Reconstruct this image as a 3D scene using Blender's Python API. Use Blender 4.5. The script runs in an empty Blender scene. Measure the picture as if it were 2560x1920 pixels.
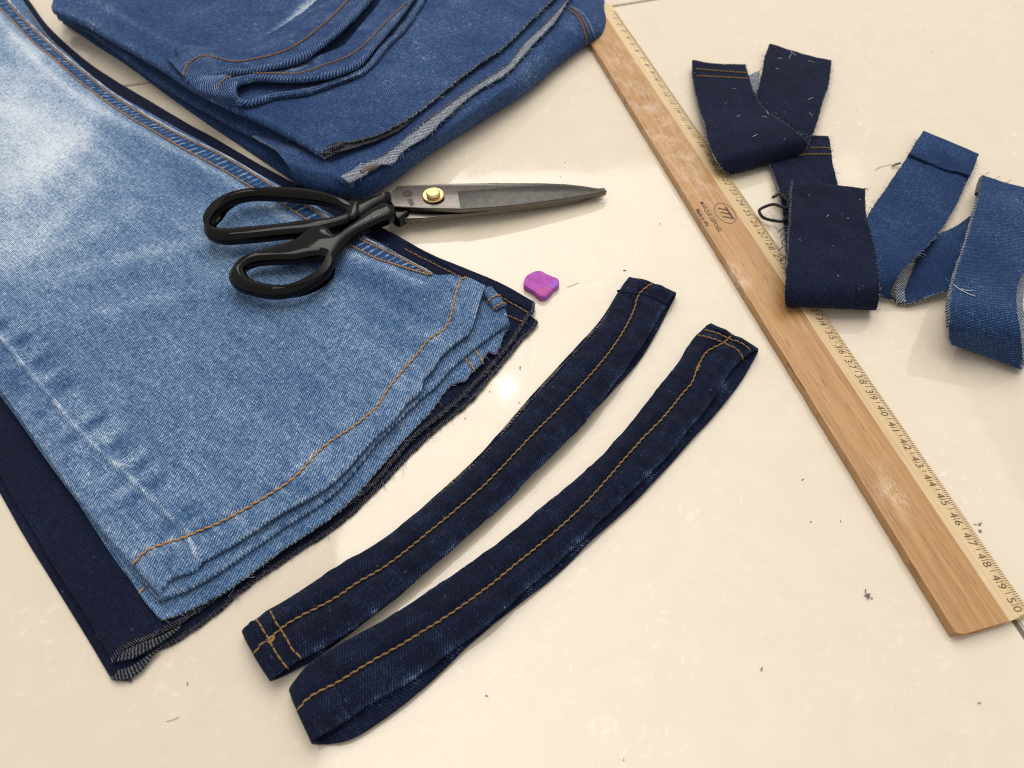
import bpy, bmesh, math, random
import numpy as np
from mathutils import Matrix, Vector, kdtree
random.seed(7); rng = np.random.default_rng(7)
SC = bpy.context.scene; COL = SC.collection

# ------------------------------------------------------------------ camera
F = 1880.0; HC = 0.30999
M = np.array([[0.9989770265, -0.0452205764, 0.0], [-0.0363664258, -0.803378171, 0.5943576343], [-0.0268771948, -0.5937496222, -0.8042008471]])
CAM = np.array([0.0, -0.229105281, 0.309992925])
def W(u, v, z=0.0):
    """pixel of the photograph (2560 wide) -> point on the horizontal plane z millimetres above the floor"""
    r = M @ np.array([(u - 1280) / F, (v - 960) / F, 1.0])
    return CAM + r * ((z * 1e-3 - CAM[2]) / r[2])
def Wp(pts): return np.array([W(*p) for p in pts])
def PX(P):
    q = (P - CAM) @ M
    return np.stack([1280 + F * q[..., 0] / q[..., 2], 960 + F * q[..., 1] / q[..., 2]], -1)
cd = bpy.data.cameras.new('camera'); cam = bpy.data.objects.new('camera', cd); COL.objects.link(cam)
cd.sensor_fit = 'HORIZONTAL'; cd.sensor_width = 36; cd.lens = F / 2560 * 36; cd.clip_start = 0.01; cd.clip_end = 50
R = Matrix([[M[i, 0], -M[i, 1], -M[i, 2]] for i in range(3)])
cam.matrix_world = Matrix.Translation(CAM) @ R.to_4x4()
cd.dof.use_dof = True; cd.dof.focus_distance = float(np.linalg.norm(W(1250, 1050) - CAM)); cd.dof.aperture_fstop = 12.0
SC.camera = cam
# ------------------------------------------------------------------ light
SC.view_settings.view_transform = 'Standard'; SC.view_settings.look = 'None'; SC.view_settings.exposure = 0.0; SC.view_settings.gamma = 1.0
SC.render.engine = 'CYCLES'; SC.cycles.use_denoising = False; SC.cycles.max_bounces = 6; SC.cycles.filter_width = 1.05
wd = bpy.data.worlds.new('World'); SC.world = wd; wd.use_nodes = True
bg = wd.node_tree.nodes['Background']; bg.inputs[0].default_value = (1.0, 0.965, 0.925, 1); bg.inputs[1].default_value = 0.54
def mirror(u, v, z):
    p = W(u, v, 0); d = p - CAM; d[2] = -d[2]
    return p + d * (z / d[2])
def lamp(name, loc, energy, size, target, color=(1, 0.96, 0.9), shape='DISK', sy=None):
    l = bpy.data.lights.new(name, 'AREA'); l.energy = energy; l.shape = shape; l.size = size; l.color = color
    if sy: l.size_y = sy
    o = bpy.data.objects.new(name, l); COL.objects.link(o); o.location = Vector(loc)
    o.rotation_euler = (Vector(target) - Vector(loc)).to_track_quat('-Z', 'Y').to_euler()
    return o
# a round ceiling downlight (seen as the hot spot in the tile) and a broad unseen area lamp standing in for the lit ceiling
lamp('ceiling_downlight', mirror(1268, 968, 2.3), 0.62, 0.018, (0.05, 0.05, 0))
pa, pb = mirror(850, 1400, 2.32), mirror(1280, 2150, 2.32)
PW, PH = 2.6, 3.2; pc_ = (pa[0] + PW/2, pb[1] + PH/2, 2.32)
pl = lamp('lit_ceiling_lamp', pc_, 80, PW, (pc_[0], pc_[1], 0), shape='RECTANGLE', sy=PH)
pl.rotation_euler = (0, 0, 0)
# this stand-in lamp glows most along its left side and fades to the right
pl.data.use_nodes = True; nt = pl.data.node_tree; em = nt.nodes['Emission']; geo = nt.nodes.new('ShaderNodeNewGeometry'); sx_ = nt.nodes.new('ShaderNodeSeparateXYZ'); rp = nt.nodes.new('ShaderNodeMapRange')
nt.links.new(geo.outputs['Parametric'], sx_.inputs[0]); nt.links.new(sx_.outputs[0], rp.inputs[0]); rp.inputs[1].default_value = 0.15; rp.inputs[2].default_value = 0.75; rp.inputs[3].default_value = 1.5; rp.inputs[4].default_value = 0.4
nt.links.new(rp.outputs[0], em.inputs['Strength'])

# ------------------------------------------------------------------ numeric helpers
def crv(P, n, closed=False):
    """smooth curve through the points P, n samples even in chord length"""
    P = np.asarray(P, float)
    if closed: P = np.vstack([P, P[:1]])
    t = np.r_[0, np.cumsum(np.linalg.norm(np.diff(P, axis=0), axis=1) + 1e-9)]
    m = np.zeros_like(P); dt = np.diff(t)[:, None]; s = np.diff(P, axis=0) / dt
    m[1:-1] = (s[:-1] * dt[1:] + s[1:] * dt[:-1]) / (dt[:-1] + dt[1:])
    if closed: m[0] = m[-1] = (s[0] * dt[-1] + s[-1] * dt[0]) / (dt[0] + dt[-1])
    else: m[0] = s[0]; m[-1] = s[-1]
    def ev(x):
        k = np.clip(np.searchsorted(t, x, side='right') - 1, 0, len(t) - 2); h = t[k + 1] - t[k]; a = ((x - t[k]) / h)[:, None]; h = h[:, None]
        return (2*a**3 - 3*a**2 + 1) * P[k] + (a**3 - 2*a**2 + a) * h * m[k] + (-2*a**3 + 3*a**2) * P[k + 1] + (a**3 - a**2) * h * m[k + 1]
    X = ev(np.linspace(0, t[-1], 40 * len(P)))
    tt = np.r_[0, np.cumsum(np.linalg.norm(np.diff(X, axis=0), axis=1))]
    q = np.linspace(0, tt[-1], n + 1)[:-1] if closed else np.linspace(0, tt[-1], n)
    return np.stack([np.interp(q, tt, X[:, i]) for i in range(X.shape[1])], 1)
def coons(c0, c1, d0, d1):
    """grid (ni, nj): c0/c1 = edges j=0/j=1 (ni points), d0/d1 = edges i=0/i=1 (nj points)"""
    s = np.linspace(0, 1, len(c0))[:, None, None]; t = np.linspace(0, 1, len(d0))[None, :, None]
    A = (1 - t) * c0[:, None] + t * c1[:, None]; B = (1 - s) * d0[None] + s * d1[None]
    C = (1-s)*(1-t)*c0[0] + s*(1-t)*c0[-1] + (1-s)*t*c1[0] + s*t*c1[-1]
    return A + B - C
def normals(P):
    du = np.gradient(P, axis=0); dv = np.gradient(P, axis=1); n = np.cross(du, dv)
    return n / (np.linalg.norm(n, axis=2, keepdims=True) + 1e-12)
_tab = rng.random((512, 512))
def vnoise(x, y, seed=0):
    x = x + seed * 17.31; y = y + seed * 9.77
    xi = np.floor(x).astype(int); yi = np.floor(y).astype(int); a = x - xi; b = y - yi
    a = a*a*(3 - 2*a); b = b*b*(3 - 2*b); g = lambda i, j: _tab[i % 512, j % 512]
    return (g(xi, yi)*(1-a) + g(xi+1, yi)*a)*(1-b) + (g(xi, yi+1)*(1-a) + g(xi+1, yi+1)*a)*b - 0.5
def dist_poly(P, poly):
    """distance in the plan of every grid point to a polyline (world points)"""
    X = P[..., :2].reshape(-1, 2); best = np.full(len(X), 9.0)
    for a, b in zip(poly[:-1, :2], poly[1:, :2]):
        d = b - a; t = np.clip(((X - a) @ d) / (d @ d + 1e-12), 0, 1)
        best = np.minimum(best, np.linalg.norm(X - a - t[:, None] * d, axis=1))
    return best.reshape(P.shape[:2])
def lift(P, h): return P + normals(P) * h[..., None] * np.sign(normals(P)[..., 2:3].mean() + 1e-9)
def roll(P, r, tail=0.008, n=9, edge='j0'):
    """bends an edge of the sheet round and under: a fold with radius r"""
    if edge == 'j1': return roll(P[:, ::-1], r, tail, n)[:, ::-1]
    if edge == 'i0': return roll(P.transpose(1, 0, 2), r, tail, n).transpose(1, 0, 2)
    if edge == 'i1': return roll(P[::-1], r, tail, n, 'i0')[::-1]
    k = max(3, P.shape[1] // 60)
    out = P[:, 0] - P[:, k]; out[:, 2] = 0; out /= np.linalg.norm(out, axis=1, keepdims=True) + 1e-12
    for _ in range(7): out[1:-1] = (out[:-2] + out[1:-1] + out[2:]) / 3
    d = np.linalg.norm(P - P[:, :1], axis=2, keepdims=True)
    P = P - out[:, None] * r * np.exp(-d / 0.02)
    rows = []
    for th in np.linspace(0, math.pi, n)[1:]:
        q = P[:, 0] + out * (r * math.sin(th)); q[:, 2] -= r * (1 - math.cos(th)); rows.append(q)
    for a in (0.4, 1.0):
        q = P[:, 0] - out * tail * a; q[:, 2] -= 2 * r; rows.append(q)
    return np.concatenate([np.stack(rows[::-1], 1), P], 1)

# ------------------------------------------------------------------ object helpers
def mesh_obj(name, v, f, mats, parent=None, midx=None, uv=None, attrs=None, smooth=True):
    me = bpy.data.meshes.new(name); v = np.asarray(v, np.float32); 
    f = np.asarray(f, np.int32) if not isinstance(f, list) else f
    if isinstance(f, list): me.from_pydata(v.tolist(), [], [list(map(int, q)) for q in f])
    else:
        me.vertices.add(len(v)); me.vertices.foreach_set('co', v.ravel()); k = f.shape[1]
        me.loops.add(f.size); me.loops.foreach_set('vertex_index', f.ravel())
        me.polygons.add(len(f)); me.polygons.foreach_set('loop_start', np.arange(0, f.size, k, dtype=np.int32))
        me.update(calc_edges=True)
    for m in (mats if isinstance(mats, (list, tuple)) else [mats]): me.materials.append(m)
    if midx is not None: me.polygons.foreach_set('material_index', np.asarray(midx, np.int32))
    if uv is not None:
        li = np.zeros(len(me.loops), np.int32); me.loops.foreach_get('vertex_index', li)
        L = me.uv_layers.new(name='UVMap'); L.data.foreach_set('uv', np.asarray(uv, np.float32)[li].ravel())
    for n, a in (attrs or {}).items():
        at = me.attributes.new(n, 'FLOAT', 'POINT'); at.data.foreach_set('value', np.asarray(a, np.float32).ravel())
    me.polygons.foreach_set('use_smooth', np.full(len(me.polygons), smooth)); me.validate(); me.update()
    o = bpy.data.objects.new(name, me); COL.objects.link(o)
    if parent: attach(o, parent)
    return o
def attach(o, parent):
    o.parent = parent; bpy.context.view_layer.update(); o.matrix_parent_inverse = parent.matrix_world.inverted()
def thing(name, label, cat, loc, group=None):
    o = bpy.data.objects.new(name, None); COL.objects.link(o); o.location = Vector(loc); o.empty_display_size = 0.01
    tag(o, label, cat, group); bpy.context.view_layer.update(); return o
def tag(o, label, cat, group=None):
    o['label'] = label; o['category'] = cat
    if group: o['group'] = group
def quads(ni, nj, off=0, cj=False):
    i, j = np.meshgrid(np.arange(ni - 1), np.arange(nj - 1), indexing='ij'); a = (i * nj + j).ravel() + off
    return np.stack([a, a + 1, a + nj + 1, a + nj], 1)
def sheet(name, grids, mats, parent=None, thick=0.0011, fade=None, u0=0.0, part=None, planar=None):
    """cloth: one or more grids of points, each turned into a closed shell (face side = +normal)"""
    if not isinstance(grids, list): grids = [grids]
    V, Fc, MI, UV, FA = [], [], [], [], []; off = 0
    for gi, P in enumerate(grids):
        ni, nj = P.shape[:2]; N = normals(P)
        if (N[:part] if part else N)[..., 2].mean() < 0: N = -N; flip = True
        else: flip = False
        B = P - N * thick
        u = np.r_[0, np.cumsum(np.linalg.norm(np.diff(P, axis=0), axis=2).mean(1))] + u0 + gi * 0.317
        w = np.r_[0, np.cumsum(np.linalg.norm(np.diff(P, axis=1), axis=2).mean(0))]
        uv = np.stack(np.meshgrid(u, w, indexing='ij'), -1).reshape(-1, 2)
        if planar is not None: uv = np.stack([P[..., 0]*planar[0] + P[..., 1]*planar[1] + u0, P[..., 1]*planar[0] - P[..., 0]*planar[1]], -1).reshape(-1, 2)
        n = ni * nj; q = quads(ni, nj, off); qb = quads(ni, nj, off + n)
        if flip: q = q[:, ::-1]
        # orientation: make the face normals agree with N
        a, b, c_ = (P.reshape(-1, 3)[q[len(q)//2] - off])[:3]
        if np.cross(b - a, c_ - b) @ N.reshape(-1, 3)[q[len(q)//2][0] - off] < 0: q = q[:, ::-1]
        qb = q[:, ::-1] + n
        bd = np.r_[np.arange(nj), np.arange(1, ni) * nj + nj - 1, (ni - 1) * nj + np.arange(nj - 2, -1, -1), np.arange(ni - 2, 0, -1) * nj] + off
        nx = np.roll(bd, -1); rim = np.stack([bd, nx, nx + n, bd + n], 1)
        V += [P.reshape(-1, 3), B.reshape(-1, 3)]; Fc += [q, qb, rim]; UV += [uv, uv]
        MI += [np.zeros(len(q), int), np.full(len(qb), 1), np.full(len(rim), 1)]
        fa = np.zeros((ni, nj)) if fade is None else (fade(P) if callable(fade) else fade); FA += [fa.ravel(), fa.ravel()]
        off += 2 * n
    mats = mats if isinstance(mats, (list, tuple)) else [mats, mats]
    o = mesh_obj(name, np.vstack(V), np.vstack(Fc), list(mats), parent, np.concatenate(MI), np.vstack(UV), {'fade': np.concatenate(FA)})
    bm = bmesh.new(); bm.from_mesh(o.data); bmesh.ops.recalc_face_normals(bm, faces=bm.faces); bm.to_mesh(o.data); bm.free()
    return o
def tube_data(path, rad, seg=6, closed=False, flat=1.0):
    path = np.asarray(path, float); n = len(path); rad = np.broadcast_to(np.asarray(rad, float), (n,))
    T = (np.roll(path, -1, 0) - np.roll(path, 1, 0)) if closed else np.gradient(path, axis=0)
    T /= np.linalg.norm(T, axis=1, keepdims=True) + 1e-12
    up = np.array([0, 0, 1.0]); S = np.cross(T, up); bad = np.linalg.norm(S, axis=1) < 1e-3; S[bad] = [1, 0, 0]
    S /= np.linalg.norm(S, axis=1, keepdims=True); U = np.cross(S, T)
    a = np.linspace(0, 2*np.pi, seg, endpoint=False)
    V = (path[:, None] + rad[:, None, None] * (np.cos(a)[None, :, None] * S[:, None] + flat * np.sin(a)[None, :, None] * U[:, None])).reshape(-1, 3)
    m = n if closed else n - 1; i, j = np.meshgrid(np.arange(m), np.arange(seg), indexing='ij'); i = i.ravel(); j = j.ravel()
    i2 = (i + 1) % n; j2 = (j + 1) % seg
    Fq = np.stack([i*seg + j, i2*seg + j, i2*seg + j2, i*seg + j2], 1)
    return V, Fq
def tube(name, path, rad, mat, parent=None, seg=6, closed=False, flat=1.0, fade=None):
    V, Fq = tube_data(path, rad, seg, closed, flat); n = len(path); ln = np.r_[0, np.cumsum(np.linalg.norm(np.diff(path, axis=0), axis=1))]
    a = np.abs(np.linspace(-1, 1, seg, endpoint=False)) * np.mean(rad) * math.pi
    uv = np.stack([np.repeat(ln, seg), np.tile(a, n)], 1)
    return mesh_obj(name, V, Fq, mat, parent, uv=uv, attrs={'fade': np.full(len(V), fade)} if fade is not None else None)
def tubes(name, lst, mat, parent=None, seg=5):
    V, Q, off = [], [], 0
    for p, r in lst:
        v, q = tube_data(p, r, seg); V.append(v); Q.append(q + off); off += len(v)
    return mesh_obj(name, np.vstack(V), np.vstack(Q), mat, parent)
class Surf:
    """finds the height of a cloth's face under a pixel"""
    def __init__(self, *grids):
        P = np.vstack([g[::max(1, g.shape[0]//220), ::max(1, g.shape[1]//220)].reshape(-1, 3) for g in grids]); px = PX(P)
        self.P = P; self.kd = kdtree.KDTree(len(P))
        for i, (a, b) in enumerate(px): self.kd.insert((a, b, 0), i)
        self.kd.balance()
    def at(self, u, v, up=0.0):
        near = self.kd.find_n((u, v, 0), 4); zs = [self.P[i][2] for _, i, _ in near]; w = [1 / (d + 0.5) for *_, d in near]
        top = max(zs); k = [(z, a) for z, a in zip(zs, w) if z > top - 0.002]
        z = sum(z * a for z, a in k) / sum(a for _, a in k)
        return W(u, v, z * 1e3 + up)
    def line(self, pts, n, up=0.0):
        L = np.array([self.at(u, v, up) for u, v in crv(np.array(pts, float), n)])
        for _ in range(2): L[1:-1, 2] = (L[:-2, 2] + 2 * L[1:-1, 2] + L[2:, 2]) / 4
        return L
def stitch(name, L, mat, parent, pitch=0.0026, r=0.00042, style='chain', lead=0.0):
    """a row of stitches: ONE thread that rises out of the cloth and dives back in for every stitch"""
    t = np.r_[0, np.cumsum(np.linalg.norm(np.diff(L, axis=0), axis=1))]; ln = t[-1]; ns = max(1, round(ln / pitch)); n = ns * 9 + 1
    q = np.linspace(0, ln, n); X = np.stack([np.interp(q, t, L[:, i]) for i in range(3)], 1)
    ph = q / ln * ns * math.pi; s = np.abs(np.sin(ph)); k = np.floor(ph / math.pi).astype(int)
    jit = (rng.random(ns + 2) - 0.5)[k]
    T = np.gradient(X, axis=0); S = np.stack([T[:, 1], -T[:, 0], 0 * T[:, 0]], 1); S /= np.linalg.norm(S, axis=1, keepdims=True) + 1e-12
    if style == 'chain':
        rad = r * (0.50 + 0.55 * s); X[:, 2] += r * (0.15 + 0.9 * s); fr_ = ph / math.pi - k; X += S * ((fr_ - 0.5) * np.minimum(1, 6*np.minimum(fr_, 1 - fr_)) * r * 1.5 + jit * r * 0.35)[:, None]
    else:
        rad = r * (0.55 + 0.45 * np.minimum(1, s * 1.8)); X[:, 2] += r * (-2.6 + 3.4 * np.minimum(1, s * 1.7)); X += S * (jit * r * 0.7)[:, None]
    return tube(name, X, rad, mat, parent, seg=6)
def overlock(name, E, inward, mats, parent, pitch=0.0010, width=0.003, r=0.00018):
    """thread looped over a raw edge: a single zigzag thread"""
    t = np.r_[0, np.cumsum(np.linalg.norm(np.diff(E, axis=0), axis=1))]; n = int(t[-1] / pitch) * 2
    q = np.linspace(0, t[-1], n); X = np.stack([np.interp(q, t, E[:, i]) for i in range(3)], 1)
    I = np.stack([np.interp(q, t, inward[:, i]) for i in range(3)], 1)
    w = np.where(np.arange(n) % 2 == 0, -0.08, 1.0)[:, None] * width * (0.8 + 0.4 * rng.random((n, 1)))
    X = X + I * w; X[:, 2] += np.where(np.arange(n) % 2 == 0, -0.0006, 0.0004)
    return tube(name, X, r, mats, parent, seg=5)

def fringe(E, I, parent, mat, n, ln=0.0022, r=0.00009):
    """short loose yarn ends along a raw edge"""
    k = rng.integers(1, len(E) - 1, n); lst = []
    for i in k:
        d = -I[i] + rng.normal(size=3)*0.55; d[2] = abs(d[2])*0.35; t = E[i+1] - E[i-1]; t /= np.linalg.norm(t) + 1e-9
        L_ = ln*(0.35 + rng.random()*0.9); p = E[i] + I[i]*0.0006 + np.array([0, 0, 0.0002]); m_ = p + d*L_*0.55 + t*L_*0.25*rng.normal(); e_ = p + d*L_ + t*L_*0.6*rng.normal(); e_[2] = max(e_[2] - 0.0003, 0.0002)
        lst.append((crv(np.array([p, m_, e_]), 5), r*(0.7 + 0.6*rng.random())))
    o = tubes('frayed_threads', lst, mat, parent, seg=3); o['kind'] = 'stuff'; return o
# ------------------------------------------------------------------ materials
def new_mat(name):
    m = bpy.data.materials.new(name); m.use_nodes = True; nt = m.node_tree; b = nt.nodes['Principled BSDF']; return m, nt, b
class NB:
    def __init__(s, nt): s.nt = nt
    def n(s, t, **k):
        x = s.nt.nodes.new(t)
        for a, b in k.items(): setattr(x, a, b)
        return x
    def l(s, a, b): s.nt.links.new(a, b)
    def inp(s, sock, v):
        if isinstance(v, bpy.types.NodeSocket): s.l(v, sock)
        else: sock.default_value = v
    def m(s, op, a, b=None, c=None, clamp=False):
        x = s.n('ShaderNodeMath', operation=op, use_clamp=clamp); s.inp(x.inputs[0], a)
        if b is not None: s.inp(x.inputs[1], b)
        if c is not None: s.inp(x.inputs[2], c)
        return x.outputs[0]
    def noise(s, vec, scale, detail=2, rough=0.5, dist=0.0):
        x = s.n('ShaderNodeTexNoise'); s.l(vec, x.inputs['Vector']); x.inputs['Scale'].default_value = scale; x.inputs['Detail'].default_value = detail
        x.inputs['Roughness'].default_value = rough; x.inputs['Distortion'].default_value = dist; return x.outputs['Fac']
    def map(s, vec, scale=(1, 1, 1), rot=(0, 0, 0), loc=(0, 0, 0)):
        x = s.n('ShaderNodeMapping'); s.l(vec, x.inputs[0]); x.inputs['Scale'].default_value = scale; x.inputs['Rotation'].default_value = rot; x.inputs['Location'].default_value = loc; return x.outputs[0]
    def ramp(s, fac, stops, interp='LINEAR'):
        x = s.n('ShaderNodeValToRGB'); s.l(fac, x.inputs[0]); e = x.color_ramp.elements; x.color_ramp.interpolation = interp
        while len(e) < len(stops): e.new(0.5)
        for q, (p, c) in zip(e, stops): q.position = p; q.color = (*c, 1)
        return x.outputs[0]
    def mix(s, fac, a, b):
        x = s.n('ShaderNodeMix', data_type='RGBA'); s.inp(x.inputs[0], fac)
        for k, v in ((6, a), (7, b)):
            if isinstance(v, bpy.types.NodeSocket): s.l(v, x.inputs[k])
            else: x.inputs[k].default_value = (*v, 1)
        return x.outputs[2]
def denim(name, dark, mid, pale, twill=0.5, streak=0.5, blot=0.4, base=0.45, pitch=0.00125, sheen=0.06, bump=0.35, white=(0.72, 0.76, 0.82), lint=0.0):
    m, nt, b = new_mat(name); k = NB(nt)
    uv = k.n('ShaderNodeTexCoord').outputs['UV']
    sep = k.n('ShaderNodeSeparateXYZ'); k.l(uv, sep.inputs[0]); U, V = sep.outputs[0], sep.outputs[1]
    warp = k.noise(k.map(uv, (260, 1300, 1)), 1.0, 2, 0.6)          # uneven yarns along the leg
    weft = k.noise(k.map(uv, (1300, 240, 1)), 1.0, 2, 0.6)
    slub = k.noise(k.map(uv, (60, 900, 1)), 1.0, 3, 0.65)
    slub2 = k.noise(k.map(uv, (900, 90, 1)), 1.0, 3, 0.65)
    spk = k.noise(uv, 1300, 2, 0.7)
    big = k.noise(uv, 28, 4, 0.6)
    ph = k.m('ADD', k.m('ADD', k.m('MULTIPLY', U, 0.88 * 2 * math.pi / pitch), k.m('MULTIPLY', V, 0.47 * 2 * math.pi / pitch)), k.m('MULTIPLY', warp, 5.0))
    tw = k.m('MULTIPLY', k.m('ADD', k.m('SINE', ph), 1.0), 0.5)
    at = k.n('ShaderNodeAttribute', attribute_name='fade'); fd = at.outputs['Fac']
    f = k.m('ADD', base, k.m('MULTIPLY', k.m('SUBTRACT', tw, 0.5), twill))
    f = k.m('ADD', f, k.m('MULTIPLY', k.m('SUBTRACT', k.m('ADD', warp, weft), 1.0), streak))
    f = k.m('ADD', f, k.m('MULTIPLY', k.m('SUBTRACT', k.m('ADD', slub, slub2), 1.0), streak * 0.6))
    f = k.m('ADD', f, k.m('MULTIPLY', k.m('SUBTRACT', spk, 0.5), streak * 1.3))
    f = k.m('ADD', f, k.m('MULTIPLY', k.m('SUBTRACT', big, 0.5), blot))
    f = k.m('ADD', f, fd, clamp=True)
    c = k.ramp(f, [(0.0, dark), (0.45, mid), (0.8, pale), (1.0, white)])
    if lint:   # specks of pale fluff caught in the weave
        v = k.n('ShaderNodeTexVoronoi'); k.l(k.map(uv, (330, 520, 1), (0, 0, 0.4)), v.inputs['Vector']); v.inputs['Scale'].default_value = 1.0
        sc_ = k.n('ShaderNodeSeparateColor'); k.l(v.outputs['Color'], sc_.inputs[0])
        g = k.m('MULTIPLY', k.m('GREATER_THAN', sc_.outputs[0], 0.972), k.m('SUBTRACT', 1.0, k.m('MULTIPLY', v.outputs['Distance'], 3.2), clamp=True))
        c = k.mix(k.m('MULTIPLY', k.m('MULTIPLY', g, sc_.outputs[1]), lint), c, (0.32, 0.38, 0.46))
    k.l(c, b.inputs['Base Color']); b.inputs['Roughness'].default_value = 0.9; b.inputs['Specular IOR Level'].default_value = 0.15
    b.inputs['Sheen Weight'].default_value = sheen; b.inputs['Sheen Roughness'].default_value = 0.5; b.inputs['Sheen Tint'].default_value = (0.6, 0.75, 1, 1)
    bp = k.n('ShaderNodeBump'); bp.inputs['Strength'].default_value = bump; bp.inputs['Distance'].default_value = 0.0005
    k.l(k.m('ADD', tw, k.m('ADD', warp, k.m('MULTIPLY', big, 1.5))), bp.inputs['Height']); k.l(bp.outputs[0], b.inputs['Normal'])
    return m
D_LIGHT = denim('pale washed denim', (0.012, 0.040, 0.12), (0.076, 0.154, 0.296), (0.30, 0.405, 0.55), twill=0.42, streak=0.78, blot=0.12, base=0.45, pitch=0.0011, white=(0.70, 0.75, 0.80))
D_MID = denim('mid blue denim', (0.008, 0.019, 0.080), (0.021, 0.054, 0.150), (0.10, 0.17, 0.31), twill=0.36, streak=0.72, blot=0.25, base=0.39)
D_SCRAP = denim('blue offcut denim', (0.006, 0.017, 0.060), (0.0155, 0.041, 0.118), (0.07, 0.135, 0.26), twill=0.3, streak=0.62, blot=0.4, base=0.36)
D_NAVY = denim('navy denim', (0.0022, 0.0034, 0.012), (0.0050, 0.0080, 0.026), (0.018, 0.03, 0.075), twill=0.22, streak=0.6, lint=0.5, blot=0.3, base=0.38, sheen=0.04, white=(0.2, 0.26, 0.4))
D_STRIP = denim('dark rinsed denim', (0.0025, 0.0035, 0.012), (0.0048, 0.0080, 0.024), (0.026, 0.044, 0.10), twill=0.34, streak=0.6, blot=0.22, base=0.32, pitch=0.0011, lint=0.3, sheen=0.05, white=(0.16, 0.25, 0.42))
D_SEAM = denim('seam denim', (0.008, 0.03, 0.10), (0.045, 0.115, 0.26), (0.42, 0.52, 0.64), twill=0.15, streak=0.4, blot=0.1, base=0.42)
D_ROLL = denim('ribbed hem denim', (0.006, 0.017, 0.07), (0.022, 0.052, 0.155), (0.11, 0.18, 0.34), white=(0.22, 0.32, 0.48), twill=0.8, streak=0.5, blot=0.4, base=0.42, pitch=0.0019, bump=0.8)
D_IN = denim('grey inside of denim', (0.03, 0.036, 0.055), (0.105, 0.125, 0.165), (0.30, 0.33, 0.39), twill=0.8, streak=0.5, blot=0.2, base=0.5, pitch=0.0014)
D_INNAVY = denim('dark inside of denim', (0.006, 0.008, 0.016), (0.022, 0.025, 0.036), (0.13, 0.135, 0.145), white=(0.25, 0.25, 0.26), twill=0.8, streak=0.5, blot=0.2, base=0.40, pitch=0.0012)
def simple(name, col, rough=0.6, metal=0.0, noise=0.0, scale=600, spec=0.5, coat=0.0, bump=0.0, col2=None):
    m, nt, b = new_mat(name); k = NB(nt); oc = k.n('ShaderNodeTexCoord').outputs['Object']
    fac = k.noise(oc, scale, 4, 0.6); c2 = col2 or tuple(c * (1 - noise) for c in col)
    k.l(k.ramp(fac, [(0.3, c2), (0.7, col)]), b.inputs['Base Color'])
    b.inputs['Roughness'].default_value = rough; b.inputs['Metallic'].default_value = metal; b.inputs['Specular IOR Level'].default_value = spec; b.inputs['Coat Weight'].default_value = coat; b.inputs['Coat Roughness'].default_value = 0.04
    if bump:
        bp = k.n('ShaderNodeBump'); bp.inputs['Strength'].default_value = bump; bp.inputs['Distance'].default_value = 0.0004; k.l(fac, bp.inputs['Height']); k.l(bp.outputs[0], b.inputs['Normal'])
    return m
T_ORANGE = simple('orange thread', (0.56, 0.29, 0.095), 0.8, noise=0.4, scale=1500)
T_TAN = simple('tan thread', (0.34, 0.19, 0.065), 0.8, noise=0.5, scale=1500)
T_RUST = simple('rust thread', (0.31, 0.16, 0.06), 0.8, noise=0.5, scale=1500)
T_WHITE = simple('off-white thread', (0.38, 0.37, 0.35), 0.85, noise=0.9, scale=900)
T_FRAY = simple('frayed indigo yarn', (0.20, 0.23, 0.30), 0.9, noise=0.8, scale=500, col2=(0.02, 0.03, 0.07))
T_FRAYB = simple('frayed pale yarn', (0.34, 0.40, 0.48), 0.9, noise=0.8, scale=500, col2=(0.04, 0.08, 0.18))
T_BLACK = simple('black cord', (0.012, 0.014, 0.016), 0.8, noise=0.5, scale=1500)
T_PALE = simple('pale blue lint', (0.5, 0.56, 0.62), 0.9, noise=0.4)

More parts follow.
